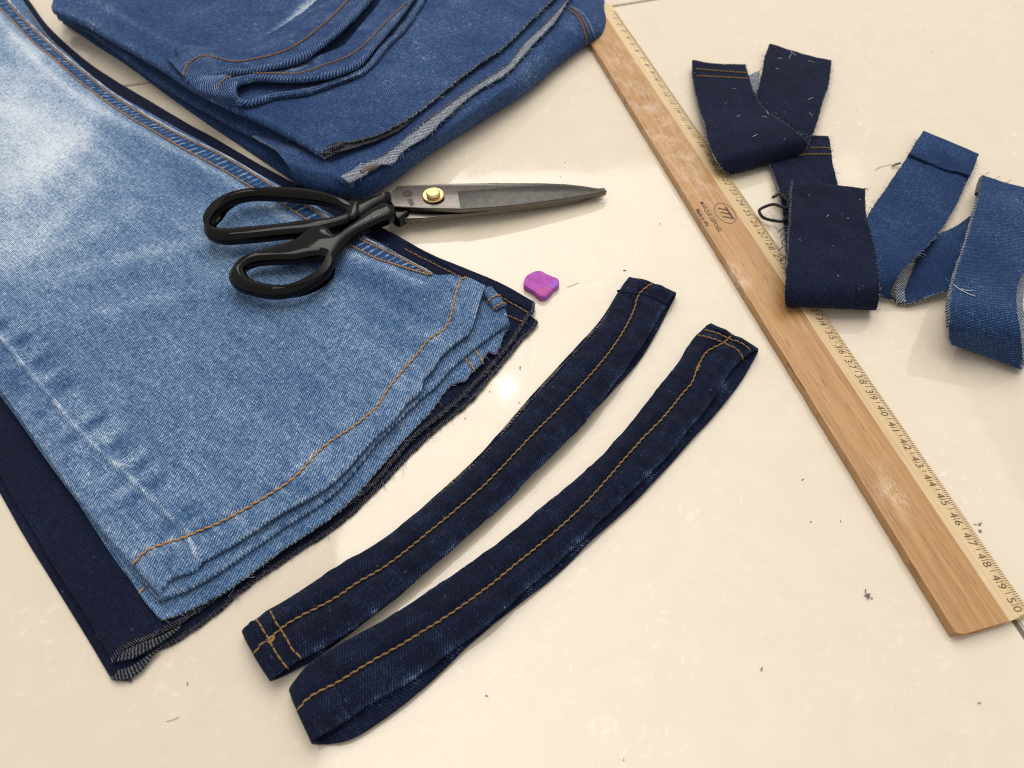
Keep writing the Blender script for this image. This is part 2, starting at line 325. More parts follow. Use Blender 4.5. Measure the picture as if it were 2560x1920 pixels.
def floor_mat():
    m, nt, b = new_mat('polished cream porcelain'); k = NB(nt); oc = k.n('ShaderNodeTexCoord').outputs['Object']
    big = k.noise(oc, 7, 3, 0.55); mid = k.noise(oc, 60, 4, 0.6, 0.6)
    base = k.mix(k.m('MULTIPLY', k.m('SUBTRACT', big, 0.3), 1.6, clamp=True), (0.715, 0.635, 0.505), (0.765, 0.66, 0.54))
    base = k.mix(k.m('MULTIPLY', k.m('SUBTRACT', mid, 0.42), 1.6, clamp=True), base, (0.775, 0.70, 0.56))
    # crystalline chips: short pale flakes set in the body
    flakes = None
    for ang, sc, off in ((0.5, 130, 0), (1.9, 150, 3), (2.7, 110, 7)):
        v = k.n('ShaderNodeTexVoronoi'); k.l(k.map(k.map(oc, (1, 1, 1), (0, 0, ang), (off, off, 0)), (sc, sc * 3.0, sc)), v.inputs['Vector']); v.inputs['Scale'].default_value = 1.0
        s = k.n('ShaderNodeSeparateColor'); k.l(v.outputs['Color'], s.inputs[0])
        g = k.m('MULTIPLY', k.m('GREATER_THAN', s.outputs[0], 0.84), k.m('SUBTRACT', 1.0, k.m('MULTIPLY', v.outputs['Distance'], 2.3), clamp=True))
        flakes = g if flakes is None else k.m('MAXIMUM', flakes, g)
    flakes = k.m('MULTIPLY', flakes, k.m('MULTIPLY', k.m('SUBTRACT', k.noise(oc, 22, 3), 0.42), 4.0, clamp=True))
    c = k.mix(k.m('MULTIPLY', flakes, 0.6), base, (0.90, 0.84, 0.73))
    dk = k.m('MULTIPLY', k.m('SUBTRACT', k.noise(oc, 180, 3, 0.7), 0.6), 1.2, clamp=True)
    c = k.mix(dk, c, (0.64, 0.54, 0.40))
    k.l(c, b.inputs['Base Color']); b.inputs['IOR'].default_value = 1.52
    r = k.m('ADD', 0.035, k.m('MULTIPLY', k.noise(oc, 35, 4, 0.7), 0.05)); k.l(r, b.inputs['Roughness'])
    bp = k.n('ShaderNodeBump'); bp.inputs['Strength'].default_value = 0.12; bp.inputs['Distance'].default_value = 0.002; k.l(k.noise(oc, 16, 2, 0.5), bp.inputs['Height']); k.l(bp.outputs[0], b.inputs['Normal'])
    return m
M_TILE = floor_mat()
M_GROUT = simple('grey grout', (0.22, 0.20, 0.17), 0.9, noise=0.3, scale=800)

# ------------------------------------------------------------------ floor: tiles in a mortar bed
gx = W(332, 211.5); gx2 = W(1632, -1); e1 = gx2 - gx; e1[2] = 0; e1 /= np.linalg.norm(e1); e2 = np.array([e1[1], -e1[0], 0.0])   # e2 towards the camera
cross = W(2548, 1566); cx = float((cross - gx) @ e1); cross = gx + e1 * cx
TS, GAP = 0.80, 0.0024
fl = mesh_obj('floor', [cross + e1*a*1.7 + e2*b*1.7 - np.array([0, 0, 0.0012]) for a, b in ((-1, -1), (1, -1), (1, 1), (-1, 1))], [[0, 1, 2, 3]], M_GROUT, smooth=False)
if fl.data.polygons[0].normal.z < 0: fl.data.flip_normals()
fl['kind'] = 'structure'
def tile_mesh():
    bm = bmesh.new(); h = TS/2 - GAP/2
    bmesh.ops.create_cube(bm, size=1.0); bmesh.ops.scale(bm, vec=(2*h, 2*h, 0.008), verts=bm.verts); bmesh.ops.translate(bm, vec=(0, 0, -0.004), verts=bm.verts)
    bmesh.ops.bevel(bm, geom=[e for e in bm.edges if e.verts[0].co.z > -0.001 and e.verts[1].co.z > -0.001], offset=0.0007, segments=2, affect='EDGES')
    me = bpy.data.meshes.new('tile'); bm.to_mesh(me); bm.free(); me.materials.append(M_TILE); return me
tm = tile_mesh(); ang = math.atan2(e1[1], e1[0])
for a in (-1.5, -0.5, 0.5, 1.5):
    for b in (-1.5, -0.5, 0.5, 1.5):
        o = bpy.data.objects.new('tile', tm); COL.objects.link(o); c = cross + e1 * TS * a + e2 * TS * b
        o.location = Vector((c[0], c[1], 0)); o.rotation_euler = (0, 0, ang); attach(o, fl)

def pdir(a, b):
    d = (W(*b) - W(*a))[:2]; return d / np.linalg.norm(d)
LEGD, STKD = pdir((108, 104), (902, 599)), pdir((130, 20), (801, 380))
# ------------------------------------------------------------------ navy jeans (lowest)
def jeans_sheet(left, right, far, hem, ni, nj, z=None, wr=0.0006, seed=1, rl=0.0015, sharp=0.0):
    c0 = crv(Wp(left), ni); c1 = crv(Wp(right), ni)
    d0 = crv(np.vstack([c0[:1], Wp(far), c1[:1]]), nj) if far else np.linspace(c0[0], c1[0], nj)
    hp = np.vstack([c0[-1:], Wp(hem), c1[-1:]]); d1 = crv(hp, nj)
    P = coons(c0, c1, d0, d1)
    h = wr * (vnoise(P[..., 0]*38, P[..., 1]*38, seed) * 2 + vnoise(P[..., 0]*95, P[..., 1]*95, seed + 3) * 0.9)
    P = P.copy(); P[..., 2] += h
    return P
def edge_in(P, edge, k=4):
    """edge polyline + inward unit direction"""
    if edge == 'i1': E, I = P[-1], P[-1-k] - P[-1]
    elif edge == 'j0': E, I = P[:, 0], P[:, k] - P[:, 0]
    elif edge == 'j1': E, I = P[:, -1], P[:, -1-k] - P[:, -1]
    else: E, I = P[0], P[k] - P[0]
    return E, I / (np.linalg.norm(I, axis=1, keepdims=True) + 1e-12)
def frayed(P, edge, amp, seed=0):
    E, I = edge_in(P, edge); n = len(E); s = np.arange(n)
    a = amp * (vnoise(s * 0.35, 0*s + 3.3, seed) + vnoise(s * 1.3, 0*s + 7.1, seed) * 0.7)
    P = P.copy()
    for q, w in ((0, 1.0), (1, 0.6), (2, 0.3)):
        if edge == 'i1': P[-1-q] += I * (a * w)[:, None]
        elif edge == 'j0': P[:, q] += I * (a * w)[:, None]
        elif edge == 'j1': P[:, -1-q] += I * (a * w)[:, None]
        else: P[q] += I * (a * w)[:, None]
    return P
navy = thing('navy_jeans', 'dark navy jeans legs with overlocked hem edges, lying underneath the pale washed jeans', 'jeans', W(560, 1250))
D1_hem = [(304, 1630, 4), (382, 1595, 4), (434, 1569, 3.6), (521, 1512, 3.4), (651, 1417, 3.2), (781, 1326, 3.2), (933, 1213, 3.2), (1046, 1087, 3.2), (1090, 1052, 3.2), (1144, 1006, 3.2), (1198, 952, 3.2), (1247, 898, 3.2), (1280, 857, 3.4), (1307, 816, 3.6), (1322, 793, 3.8), (1334, 779, 4)]
D2_hem = [(304, 1701, 1.6), (360, 1664, 1.6), (382, 1634, 1.6), (434, 1608, 1.5), (521, 1551, 1.5), (608, 1478, 1.5), (738, 1387, 1.5), (825, 1330, 1.5), (1079, 1087, 1.5), (1117, 1055, 1.5), (1171, 1011, 1.5), (1239, 933, 1.5), (1280, 884, 1.6), (1307, 849, 1.8), (1336, 821, 2.2)]
D_right = [(-60, -150, 3), (72, 0, 3), (123, 69, 3), (163, 108, 3), (224, 159, 3), (289, 203, 3), (362, 246, 3), (452, 300, 3), (524, 340, 3), (700, 440, 3), (860, 522, 3), (972, 579, 3.2), (1084, 640, 3.2), (1171, 675, 3.4), (1253, 710, 3.6), (1338, 757, 4)]
PD2 = jeans_sheet([(-420, 620, 1.6), (0, 1235, 1.6), (56, 1335, 1.6), (122, 1443, 1.6), (187, 1547, 1.6), (278, 1699, 1.8)], [(u - 8, v + 6, 1.5) for u, v, z in D_right[:-2]] + [(1262, 742, 1.6), (1345, 803, 2.4)], None, D2_hem, 150, 190, seed=2, wr=0.0003)
PD1 = jeans_sheet([(-420, 570, 4), (0, 1190, 4), (26, 1235, 4), (78, 1321, 4), (130, 1408, 4), (208, 1530, 4.2), (282, 1656, 4.6)], D_right, None, D1_hem, 150, 190, seed=5, wr=0.0004)
PD1[..., 2] += 0.0005
oD2 = sheet('lower_leg', roll(frayed(PD2, 'i1', 0.0006, 1), 0.0006), [D_NAVY, D_INNAVY], navy, thick=0.0009, planar=LEGD)
oD1 = sheet('upper_leg', roll(frayed(PD1, 'i1', 0.0006, 2), 0.0012), [D_NAVY, D_INNAVY], navy, thick=0.0010, planar=LEGD)
for P, s in ((PD1, 1), (PD2, 2)):
    E, I = edge_in(P, 'i1'); overlock('overlock_thread', E + np.array([0, 0, 0.0003]), I, T_WHITE, navy, width=0.0016, r=0.00017); fringe(E, I, navy, T_FRAY, 130, 0.0018)
# the twill inside of the lower ply shows in the open corners of both legs
for a, b, z in (([(286, 1655), (330, 1646), (372, 1625), (414, 1598), (450, 1572)], [(308, 1629), (340, 1612), (380, 1598), (420, 1580), (452, 1562)], 3.2), ([(284, 1700), (318, 1698), (352, 1678), (376, 1648), (398, 1626)], [(292, 1676), (322, 1668), (350, 1652), (374, 1636), (398, 1618)], 1.2)):
    A = crv(Wp([(u, v, z + 1.4) for u, v in a]), 40); B = crv(Wp([(u, v, z + 2.0) for u, v in b]), 40)
    sheet('inside_fold', np.stack([A*(1-t) + B*t for t in np.linspace(0, 1, 8)], 1), [D_INNAVY, D_INNAVY], navy, thick=0.0004)
SD1 = Surf(PD1)
L = SD1.line([(1010, 622), (1060, 648), (1120, 678), (1180, 706), (1250, 742), (1320, 783)], 120, 0.1); stitch('stitch_row', L, T_TAN, navy, 0.0036, 0.0004, 'dash')
L = SD1.line([(1255, 783), (1278, 793), (1310, 806)], 40, 0.1); stitch('stitch_row', L, T_TAN, navy, 0.0034, 0.0004, 'dash')
L = SD1.line([(1020, 610), (1086, 645), (1150, 683), (1222, 722), (1325, 772)], 120, 0.1); tube('seam_ridge', L, 0.0009, D_STRIP, navy, seg=8, flat=0.5)

# ------------------------------------------------------------------ pale washed jeans
pale = thing('washed_jeans', 'pale washed blue jeans legs with orange hem stitching, spread under the handles of the scissors', 'jeans', W(520, 900))
def blobs(P, lst):
    px = PX(P); f = np.zeros(P.shape[:2])
    for (u, v, a, b, rot, amp) in lst:
        c, s = math.cos(rot), math.sin(rot); dx, dy = px[..., 0] - u, px[..., 1] - v
        x, y = (dx*c + dy*s) / a, (-dx*s + dy*c) / b; f += amp * np.exp(-(x*x + y*y))
    return f
L1_left = [(-300, 560, 10), (0, 978, 11), (127, 1160, 11), (236, 1305, 11.5), (330, 1418, 12), (393, 1480, 12)]
L1_hem = [(408, 1460, 12.6), (473, 1430, 13), (506, 1404, 13), (599, 1348, 13), (694, 1287, 13), (816, 1216, 13), (946, 1085, 13), (990, 1044, 13), (1019, 1003, 13), (1052, 974, 13), (1060, 946, 13), (1084, 919, 13), (1101, 890, 13), (1139, 857, 13.5), (1174, 827, 14), (1187, 792, 15), (1196, 759, 16), (1206, 730, 16)]
L1_right = [(-150, -190, 10), (13, 0, 10), (108, 104, 10), (217, 200, 10), (362, 286, 10), (542, 383, 10), (687, 470, 10), (800, 545, 10), (902, 599, 10.5), (1012, 649, 12), (1077, 683, 14), (1166, 693, 16), (1215, 713, 16)]
L2_hem = [(412, 1496, 8.5), (469, 1473, 9), (564, 1417, 9), (694, 1326, 9), (825, 1240, 9), (954, 1092, 9), (1008, 1037, 9), (1052, 994, 9), (1090, 962, 9), (1122, 927, 9), (1182, 872, 9.5), (1220, 843, 10), (1252, 818, 10.5)]
L3_hem = [(425, 1543, 6), (460, 1530, 6), (564, 1478, 6), (694, 1382, 6), (825, 1295, 6), (1022, 1085, 6), (1063, 1041, 6), (1090, 1011, 6), (1114, 976, 6), (1125, 963, 6), (1144, 956, 6.4), (1166, 949, 6.5), (1177, 933, 6.2), (1187, 925, 6.4), (1206, 906, 6.6), (1212, 892, 6.4), (1223, 880, 6.2), (1238, 885, 6.6), (1247, 870, 6.8), (1255, 846, 6.6)]
NI, NJ = 330, 360
P1 = jeans_sheet(L1_left, L1_right, None, L1_hem, NI, NJ, seed=11, wr=0.0)
HS = [(332, 1413), (360, 1382), (417, 1358), (460, 1345), (499, 1328), (564, 1300), (642, 1256), (729, 1200), (810, 1117), (903, 1052), (949, 1009), (968, 976), (1008, 927), (1049, 879), (1076, 846), (1112, 822), (1122, 805), (1131, 776), (1141, 730), (1152, 702), (1166, 692)]
CR = [(0, 839), (60, 912), (116, 978), (220, 1099), (301, 1169), (382, 1250), (463, 1331), (497, 1400)]
hsw = crv(Wp([(u, v, 13) for u, v in HS]), 120); crw = crv(Wp([(u, v, 12) for u, v in CR]), 60)
dh = dist_poly(P1, hsw); dc = dist_poly(P1, crw)
x, y = P1[..., 0], P1[..., 1]
along = np.linspace(0, 1, NI)[:, None] * np.ones((1, NJ)); ac = np.linspace(0, 1, NJ)[None] * np.ones((NI, 1))
# body waves, a groove under the hem stitching, puckers either side of it and the ridge of the inner seam
h = 0.0016 * vnoise(x*22, y*22, 4) + 0.0007 * vnoise(x*60, y*60, 5)
h += -0.0009 * np.exp(-(dh / 0.0016)**2) + 0.0006 * np.exp(-((dh - 0.006) / 0.004)**2)
h += 0.0007 * np.exp(-(dh / 0.012)**2) * vnoise((x + y)*260, (x - y)*60, 8)
h += 0.0011 * np.exp(-(dc / 0.0022)**2) - 0.0006 * np.exp(-((dc - 0.004) / 0.002)**2) + 0.0012 * np.exp(-((dc - 0.009) / 0.009)**2) * vnoise((x - y)*120, (x + y)*45, 9)
for (a, b, c_, d_, w_, s_) in ((120, 720, 560, 600, 0.005, 0.0016), (60, 660, 420, 480, 0.008, 0.0010), (640, 700, 980, 690, 0.006, 0.0009), (230, 840, 520, 760, 0.006, -0.0008), (700, 830, 1020, 760, 0.008, 0.0010), (850, 650, 1110, 740, 0.005, 0.0010)):
    dd = dist_poly(P1, crv(Wp([(a, b, 11), ((a + c_)/2, (b + d_)/2 + 14, 11), (c_, d_, 11)]), 12)); h += s_ * np.exp(-(dd / w_)**2)
P1 = P1.copy(); P1[..., 2] += h
def fade1(P):
    f = blobs(P, [(30, 300, 240, 250, 0.5, 0.33), (110, 400, 150, 45, -0.65, 0.20), (200, 470, 130, 26, -0.85, 0.13), (90, 300, 120, 40, 0.35, 0.10), (140, 560, 130, 20, -0.75, 0.10), (60, 120, 120, 40, 0.9, 0.12), (20, 620, 120, 60, -0.3, 0.18), (120, 690, 60, 240, -0.9, 0.05), (330, 640, 220, 16, -0.22, 0.15), (250, 560, 120, 24, -0.5, 0.10),
                  (380, 750, 190, 14, -0.2, 0.11), (300, 830, 260, 60, -0.2, -0.05), (700, 900, 300, 180, -0.5, -0.05), (1050, 760, 130, 90, -0.4, -0.10), (900, 690, 120, 30, 0.4, -0.12), (240, 990, 60, 160, -0.7, -0.03)])
    q = PX(P); e_ = (q[..., 0] - 245)*0.86 + (q[..., 1] - 330)*0.42; f += 0.10/(1 + np.exp(np.clip(e_/12, -30, 30))) * np.exp(-((q[..., 1] - 400)/190)**2)
    D1_ = dist_poly(P, crw); DH = dist_poly(P, hsw); X, Y = P[..., 0], P[..., 1]
    f += 0.42 * np.exp(-(D1_ / 0.0010)**2) * (0.6 + 1.2*vnoise((X - Y)*160, (X + Y)*50, 21)) + 0.22 * np.exp(-((D1_ - 0.007) / 0.007)**2) * (vnoise((X - Y)*110, (X + Y)*30, 23) * 2.0 - 0.15)
    f += 0.24 * np.exp(-(DH / 0.006)**2) * vnoise((X + Y)*230, (X - Y)*60, 22) * 1.6
    sea = dist_poly(P, crv(Wp([(u - 30, v + 32, 10) for u, v, z in L1_right[1:11]]), 60)); f += 0.16 * np.exp(-(sea / 0.003)**2) - 0.08 * np.exp(-((sea - 0.012) / 0.008)**2)
    edge = np.minimum(dist_poly(P, crv(Wp(L1_hem), 60)), 0.05); f += 0.12 * np.exp(-(edge / 0.0016)**2)
    f += 0.08 * vnoise((X - Y)*18, (X + Y)*55, 31) + 0.12 * vnoise((X - Y)*40, (X + Y)*190, 32)
    return f
def fade_edge(hem, amp=0.14, base=0.0, seed=3):
    hw = crv(Wp(hem), 70)
    def f(P):
        d = dist_poly(P, hw); return base + amp * np.exp(-(d / 0.002)**2) + 0.12 * vnoise(P[..., 0]*60, P[..., 1]*60, seed)
    return f
P3 = jeans_sheet([(-330, 540, 6.4), (0, 984, 6.4), (160, 1200, 6.4), (243, 1313, 6.4), (321, 1443, 6.4), (360, 1504, 6.6), (399, 1549, 7)], [(-90, -160, 6.4), (56, 0, 6.4), (91, 50, 6.4), (130, 100, 6.4), (174, 139, 6.4), (217, 178, 6.4), (282, 228, 6.2), (400, 296, 6), (560, 385, 6), (1100, 700, 6.4), (1274, 813, 7)], None, L3_hem, 200, 330, seed=15, wr=0.0004)
P4 = jeans_sheet([(-330, 548, 4.7), (0, 990, 4.7), (160, 1206, 4.7), (321, 1446, 4.7), (402, 1543, 4.7)], [(-95, -155, 4.7), (50, 4, 4.7), (210, 184, 4.7), (560, 392, 4.7), (1090, 705, 4.7), (1240, 800, 4.7)], None, [(480, 1512, 4.7), (694, 1374, 4.7), (1010, 1080, 4.7), (1160, 925, 4.7)], 80, 120, seed=18, wr=0.0003)
P2 = jeans_sheet([(-300, 562, 8.6), (0, 984, 8.6), (127, 1166, 8.6), (236, 1311, 8.6), (330, 1426, 8.6), (396, 1502, 8.6)], [(-140, -190, 8.4), (20, 0, 8.4), (217, 196, 8.4), (542, 386, 8.4), (902, 604, 8.6), (1100, 690, 9), (1200, 722, 10), (1262, 770, 11), (1274, 808, 11)], None, L2_hem, 200, 330, seed=17, wr=0.0004)
P4r = roll(P4, 0.0006)
sheet('lower_leg_back', P4r, [D_LIGHT, D_IN], pale, fade=fade_edge(L3_hem, 0.0, -0.12, 5), planar=LEGD)
sheet('lower_leg', roll(frayed(P3, 'i1', 0.0006, 4), 0.0012), [D_LIGHT, D_IN], pale, fade=fade_edge(L3_hem, 0.02, -0.06, 6), u0=0.11, planar=LEGD)
sheet('upper_leg_back', roll(P2, 0.0008), [D_LIGHT, D_LIGHT], pale, fade=fade_edge(L2_hem, 0.10, -0.07, 7), u0=0.23, thick=0.0022, planar=LEGD)
P1r = roll(P1, 0.0022)
sheet('upper_leg', P1r, [D_LIGHT, D_LIGHT], pale, fade=fade1, u0=0.05, thick=0.0021, planar=LEGD)
S1 = Surf(P1); S3 = Surf(P3)
stitch('stitch_row', S1.line(HS, 500, 0.05), T_ORANGE, pale, 0.0037, 0.00052, 'chain')
# the felled side seam: raised band, two stitched rows and the bleached outer fold
OUT = [(17, 4), (48, 39), (108, 98), (165, 148), (217, 189), (269, 230), (326, 268), (382, 302), (477, 353), (542, 383), (640, 440), (710, 484), (778, 522), (898, 598), (957, 624), (1082, 688)]
INN = [(-20, 0), (0, 20), (35, 56), (82, 104), (141, 152), (184, 191), (239, 234), (293, 273), (347, 307), (406, 341), (441, 362), (542, 416), (633, 470), (704, 508), (758, 544), (883, 617), (942, 646), (1007, 668), (1072, 688)]
A = S1.line([(u + 2, v - 2) for u, v in OUT], 420, 0.35); B = S1.line(INN, 420, 0.35)
g = np.stack([A*(1-t) + B*t for t in np.linspace(0, 1, 12)], 1); g[:, 1:-1, 2] += 0.0004
def rope_fade(P):
    s = np.r_[0, np.cumsum(np.linalg.norm(np.diff(P[:, 0], axis=0), axis=1))][:, None]; t = np.linspace(0, 1, P.shape[1])[None]
    ph = s / 0.0050 + t * 0.45 + 0.5 * vnoise(s*90, 0*s, 3)
    w = np.abs(((ph % 1) - 0.5) * 2); pat = np.clip((w - 0.62) / 0.2, 0, 1)
    return -0.30 + 0.75 * pat * (0.75 + 0.8*vnoise(s*300, t*3, 5)) * (1 - 0.6 * np.abs(t - 0.5))
sheet('side_seam', g, [D_SEAM, D_SEAM], pale, thick=0.0006, fade=rope_fade, u0=0.4)
A2 = S1.line([(u + 6, v - 5) for u, v in OUT[:-1]], 420, 0.3)
g2 = np.stack([A2*(1-t) + A*t for t in np.linspace(0, 1, 7)], 1); g2[:, 1:-1, 2] += 0.0005
sheet('seam_edge', g2, [D_SEAM, D_SEAM], pale, thick=0.0006, fade=lambda P: 0.30 + 0.7 * vnoise(P[..., 0]*700, P[..., 1]*700, 4), u0=0.5)
stitch('stitch_row', S1.line(OUT, 420, 0.75), T_ORANGE, pale, 0.0024, 0.00045, 'chain')
stitch('stitch_row', S1.line(INN, 420, 0.5), T_ORANGE, pale, 0.0024, 0.00045, 'chain')
stitch('stitch_row', S3.line([(66, 20), (100, 70), (132, 108), (170, 142)], 80, 0.1), T_RUST, pale, 0.0024, 0.0004, 'dash')
for a, b in (((1188, 876), (1208, 906)), ((1160, 895), (1187, 926))):
    stitch('stitch_row', S3.line([a, ((a[0]+b[0])/2 + 2, (a[1]+b[1])/2), b], 20, 0.15), T_ORANGE, pale, 0.003, 0.00045, 'dash')
stitch('stitch_row', S3.line([(348, 1484), (356, 1476), (362, 1468)], 14, 0.2), T_ORANGE, pale, 0.003, 0.0005, 'chain')
# curled end of the side seam in the hem opening
ax0, ax1 = W(1218, 724, 12.5), W(1252, 774, 10.5); T = (ax1 - ax0); ln = np.linalg.norm(T); T /= ln
S_ = np.cross(T, [0, 0, 1]); S_ /= np.linalg.norm(S_); U_ = np.cross(S_, T)
ths = np.linspace(-0.7, 3.9, 26); ss = np.linspace(0, 1, 24)
G = np.array([[ax0 + T*ln*s + (S_*math.cos(t)*1.0 + U_*math.sin(t)*0.8) * (0.0030 + 0.0016*s - 0.0011*s*s*s) for t in ths] for s in ss])
sheet('curled_seam_end', G, [D_LIGHT, D_LIGHT], pale, thick=0.0009, fade=lambda P: -0.12 + 0*P[..., 0], u0=0.7)
for s in (0.55, 0.95):
    k = int(s * 23); ring = G[k] + (G[k] - (ax0 + T*ln*ss[k])) * 0.06; stitch('stitch_row', crv(ring, 60), T_ORANGE, pale, 0.0026, 0.00042, 'chain')
# purple chalk line left on the raw edge of the lower leg
M_MARK = simple('purple chalk mark', (0.17, 0.07, 0.24), 0.95, noise=0.4)
for seg_ in ([(1125, 962.5), (1144, 956), (1166, 949)], [(1223, 880), (1238, 885.5), (1247, 870)]):
    tube('chalk_line', S3.line(seg_, 50, -0.4), 0.0004, M_MARK, pale, seg=6)

# ------------------------------------------------------------------ folded mid blue jeans
stack = thing('folded_jeans', 'folded mid blue jeans with raw cut edges, at the far end of the ruler', 'jeans', W(760, 180))
def layer(AB, BC, AD, DC, ni, nj, seed, wr=0.0007):
    c0 = crv(Wp(AB), ni); c1 = crv(Wp(DC), ni); d0 = crv(Wp(AD), nj); d1 = crv(Wp(BC), nj)
    c1 = c1 + np.linspace(d0[-1] - c1[0], d1[-1] - c1[-1], ni); d0[0] = c0[0]; d1[0] = c0[-1]
    P = coons(c0, c1, d0, d1).copy(); X, Y = P[..., 0], P[..., 1]
    P[..., 2] += wr * (2*vnoise(X*32, Y*32, seed) + 0.8*vnoise(X*90, Y*90, seed+2)); return P
def shift(l, du, dv, dz=0): return [(u+du, v+dv, z+dz) for u, v, z in l]
# bottom bulk: a rolled wad of several plies, rows from the floor over the rounded front to the top
sil = [(741, 463), (820, 492), (906, 499), (989, 452), (1062, 398), (1170, 325), (1315, 231), (1409, 156), (1464, 116), (1506, 88), (1517, 60), (1512, 20), (1490, -40)]
top = [(700, 385), (800, 405), (900, 430), (960, 400), (1007, 372), (1090, 318), (1220, 226), (1300, 150), (1350, 90), (1385, 55), (1420, 10), (1440, -40), (1440, -90)]
n = 260
fr = [crv(Wp([(u, v - 8, 1) for u, v in sil]), n), crv(Wp([(u, v, 4) for u, v in sil]), n),
      crv(Wp([(u*0.86 + a*0.14, v*0.86 + b*0.14 - 5, 12) for (u, v), (a, b) in zip(sil, top)]), n), crv(Wp([(u*0.42 + a*0.58, v*0.42 + b*0.58 - 6, 20) for (u, v), (a, b) in zip(sil, top)]), n),
      crv(Wp([(a, b, 21) for a, b in top]), n), crv(Wp([(a - 70, b - 50, 18) for a, b in top]), n)]
fr = np.stack(fr, 1); G0 = np.stack([crv(r_, 70) for r_ in fr], 0)
X, Y = G0[..., 0], G0[..., 1]; G0 = G0 + normals(G0) * (0.0016*vnoise(X*24 - Y*20, Y*30, 3) + 0.0007*vnoise(X*90, Y*70, 6))[..., None]
fold_px = [(200, 40), (340, 130), (470, 222), (600, 298), (690, 360)]
S1_left = [(140, 38, 14), (192, 60, 14), (292, 126, 14), (400, 206, 14), (543, 289, 14), (687, 367, 15), (790, 425, 18), (874, 460, 22)]
S1_edge = [(892, 427, 23), (917, 409, 24), (953, 394, 24), (982, 373, 24.5), (1025, 333, 25), (1098, 278, 25), (1152, 239, 25), (1206, 203, 25), (1264, 166, 25), (1315, 105, 25), (1351, 72, 25), (1409, 11, 25), (1450, -40, 25)]
S2_left = [(127, 20, 28), (200, 50, 28), (300, 108, 28), (398, 164, 28), (470, 212, 28), (542, 250, 28), (669, 309, 28), (801, 381, 28)]
S2_edge = [(827, 362, 28.5), (881, 354, 29), (953, 333, 29), (1025, 293, 29), (1116, 221, 29), (1188, 166, 29), (1264, 112, 29), (1315, 61, 29), (1380, 0, 29), (1420, -40, 29)]
far1 = [(700, -330, 22), (1100, -220, 24), (1450, -40, 25)]
PS1 = layer(S1_left, [S1_left[-1]] + S1_edge, [(140, 38, 14), (165, -60, 16), (300, -330, 20)], [(300, -330, 20), (900, -260, 22), (1450, -40, 25)], 200, 240, 41, 0.0005)
PS2 = layer(S2_left, [S2_left[-1]] + S2_edge, [(127, 20, 28), (150, -60, 28), (300, -330, 28)], [(300, -330, 27), (900, -260, 28), (1420, -40, 29)], 220, 260, 43, 0.0006)
# pressed ridge along the fold and the dip beside it
for PP in (PS2,):
    d = dist_poly(PP, crv(Wp([(300, 60, 27), (450, 150, 27), (560, 215, 27)]), 20)); PP[..., 2] += 0.0012*np.exp(-(d/0.006)**2)
    d = dist_poly(PP, crv(Wp([(820, 250, 29), (980, 190, 29), (1180, 90, 29)]), 20)); PP[..., 2] += 0.0010*np.exp(-(d/0.012)**2)
PS0 = layer([(150, 44, 5), (194, 74, 5), (240, 104, 5), (295, 139, 5), (371, 195, 5), (490, 280, 5), (632, 376, 5), (766, 464, 7)], [(766, 464, 7), (840, 430, 12), (1120, 210, 14), (1380, -60, 14)], [(150, 44, 5), (180, -60, 6), (300, -330, 8)], [(300, -330, 8), (900, -260, 10), (1380, -60, 14)], 90, 90, 47, 0.001)
def fade_s2(P):
    f = blobs(P, [(775, 8, 80, 15, -0.68, 0.30), (700, 68, 90, 8, -0.62, 0.28), (963, 22, 34, 5, -0.95, 0.4), (882, 104, 62, 4, -0.75, 0.36), (250, 10, 70, 12, 0.5, 0.12), (360, 70, 120, 10, 0.5, 0.12), (1040, 120, 220, 120, -0.6, 0.05), (640, 270, 120, 40, 0.5, -0.05)])
    X, Y = P[..., 0], P[..., 1]
    e = dist_poly(P, crv(Wp(S2_left), 40)); f += 0.10*np.exp(-(e/0.005)**2) + 0.15*vnoise(X*30, Y*30, 9) + 0.1*vnoise(X*110, Y*110, 10)
    return f
sheet('bottom_fold', [roll(PS0, 0.0035)], [D_MID, D_IN], stack, fade=lambda P: -0.12 + 0*P[..., 0])
sheet('rolled_waist', G0, [D_MID, D_IN], stack, fade=lambda P: 0.02 + 0.2*vnoise(P[..., 0]*60, P[..., 1]*60, 12) + blobs(P, [(1300, 190, 120, 30, -0.6, 0.08)]), u0=0.3)
# pale inside ply that pokes out beyond the second cut edge
IN1 = [(877, 462), (906, 447), (946, 418), (986, 411), (1007, 385), (1062, 349), (1134, 284), (1206, 226), (1261, 194), (1297, 161), (1333, 118), (1387, 63), (1427, 2), (1450, -30)]
A = crv(Wp([(u - 4, v - 5, 24.8) for u, v in IN1]), 260); B = crv(Wp([(u - 26, v - 22, 24.0) for u, v in IN1]), 260)
g = np.stack([A*(1-t) + B*t for t in np.linspace(0, 1, 14)], 1); g = frayed(g, 'j0', 0.0008, 6)
sheet('inside_ply', g, [D_IN, D_IN], stack, thick=0.0008); E, I = edge_in(g, 'j0', 2); fringe(E, I, stack, T_FRAYB, 170, 0.0026, 0.0001)
IN2 = [(803, 384), (845, 379), (917, 358), (970, 338), (1007, 318), (1040, 288)]
A = crv(Wp([(u, v, 26.6) for u, v in IN2]), 130); B = crv(Wp([(u - 20, v - 20, 27.2) for u, v in IN2]), 130)
sheet('inside_ply', frayed(np.stack([A*(1-t) + B*t for t in np.linspace(0, 1, 12)], 1), 'j0', 0.001, 8), [D_INNAVY, D_INNAVY], stack, thick=0.0008)
PS1f = frayed(PS1, 'i1', 0.0009, 14); PS2f = frayed(PS2, 'i1', 0.0008, 15)
sheet('second_fold', roll(PS1f, 0.0028), [D_MID, D_IN], stack, fade=lambda P: -0.02 + 0.15*vnoise(P[..., 0]*40, P[..., 1]*40, 14), u0=0.6, planar=STKD)
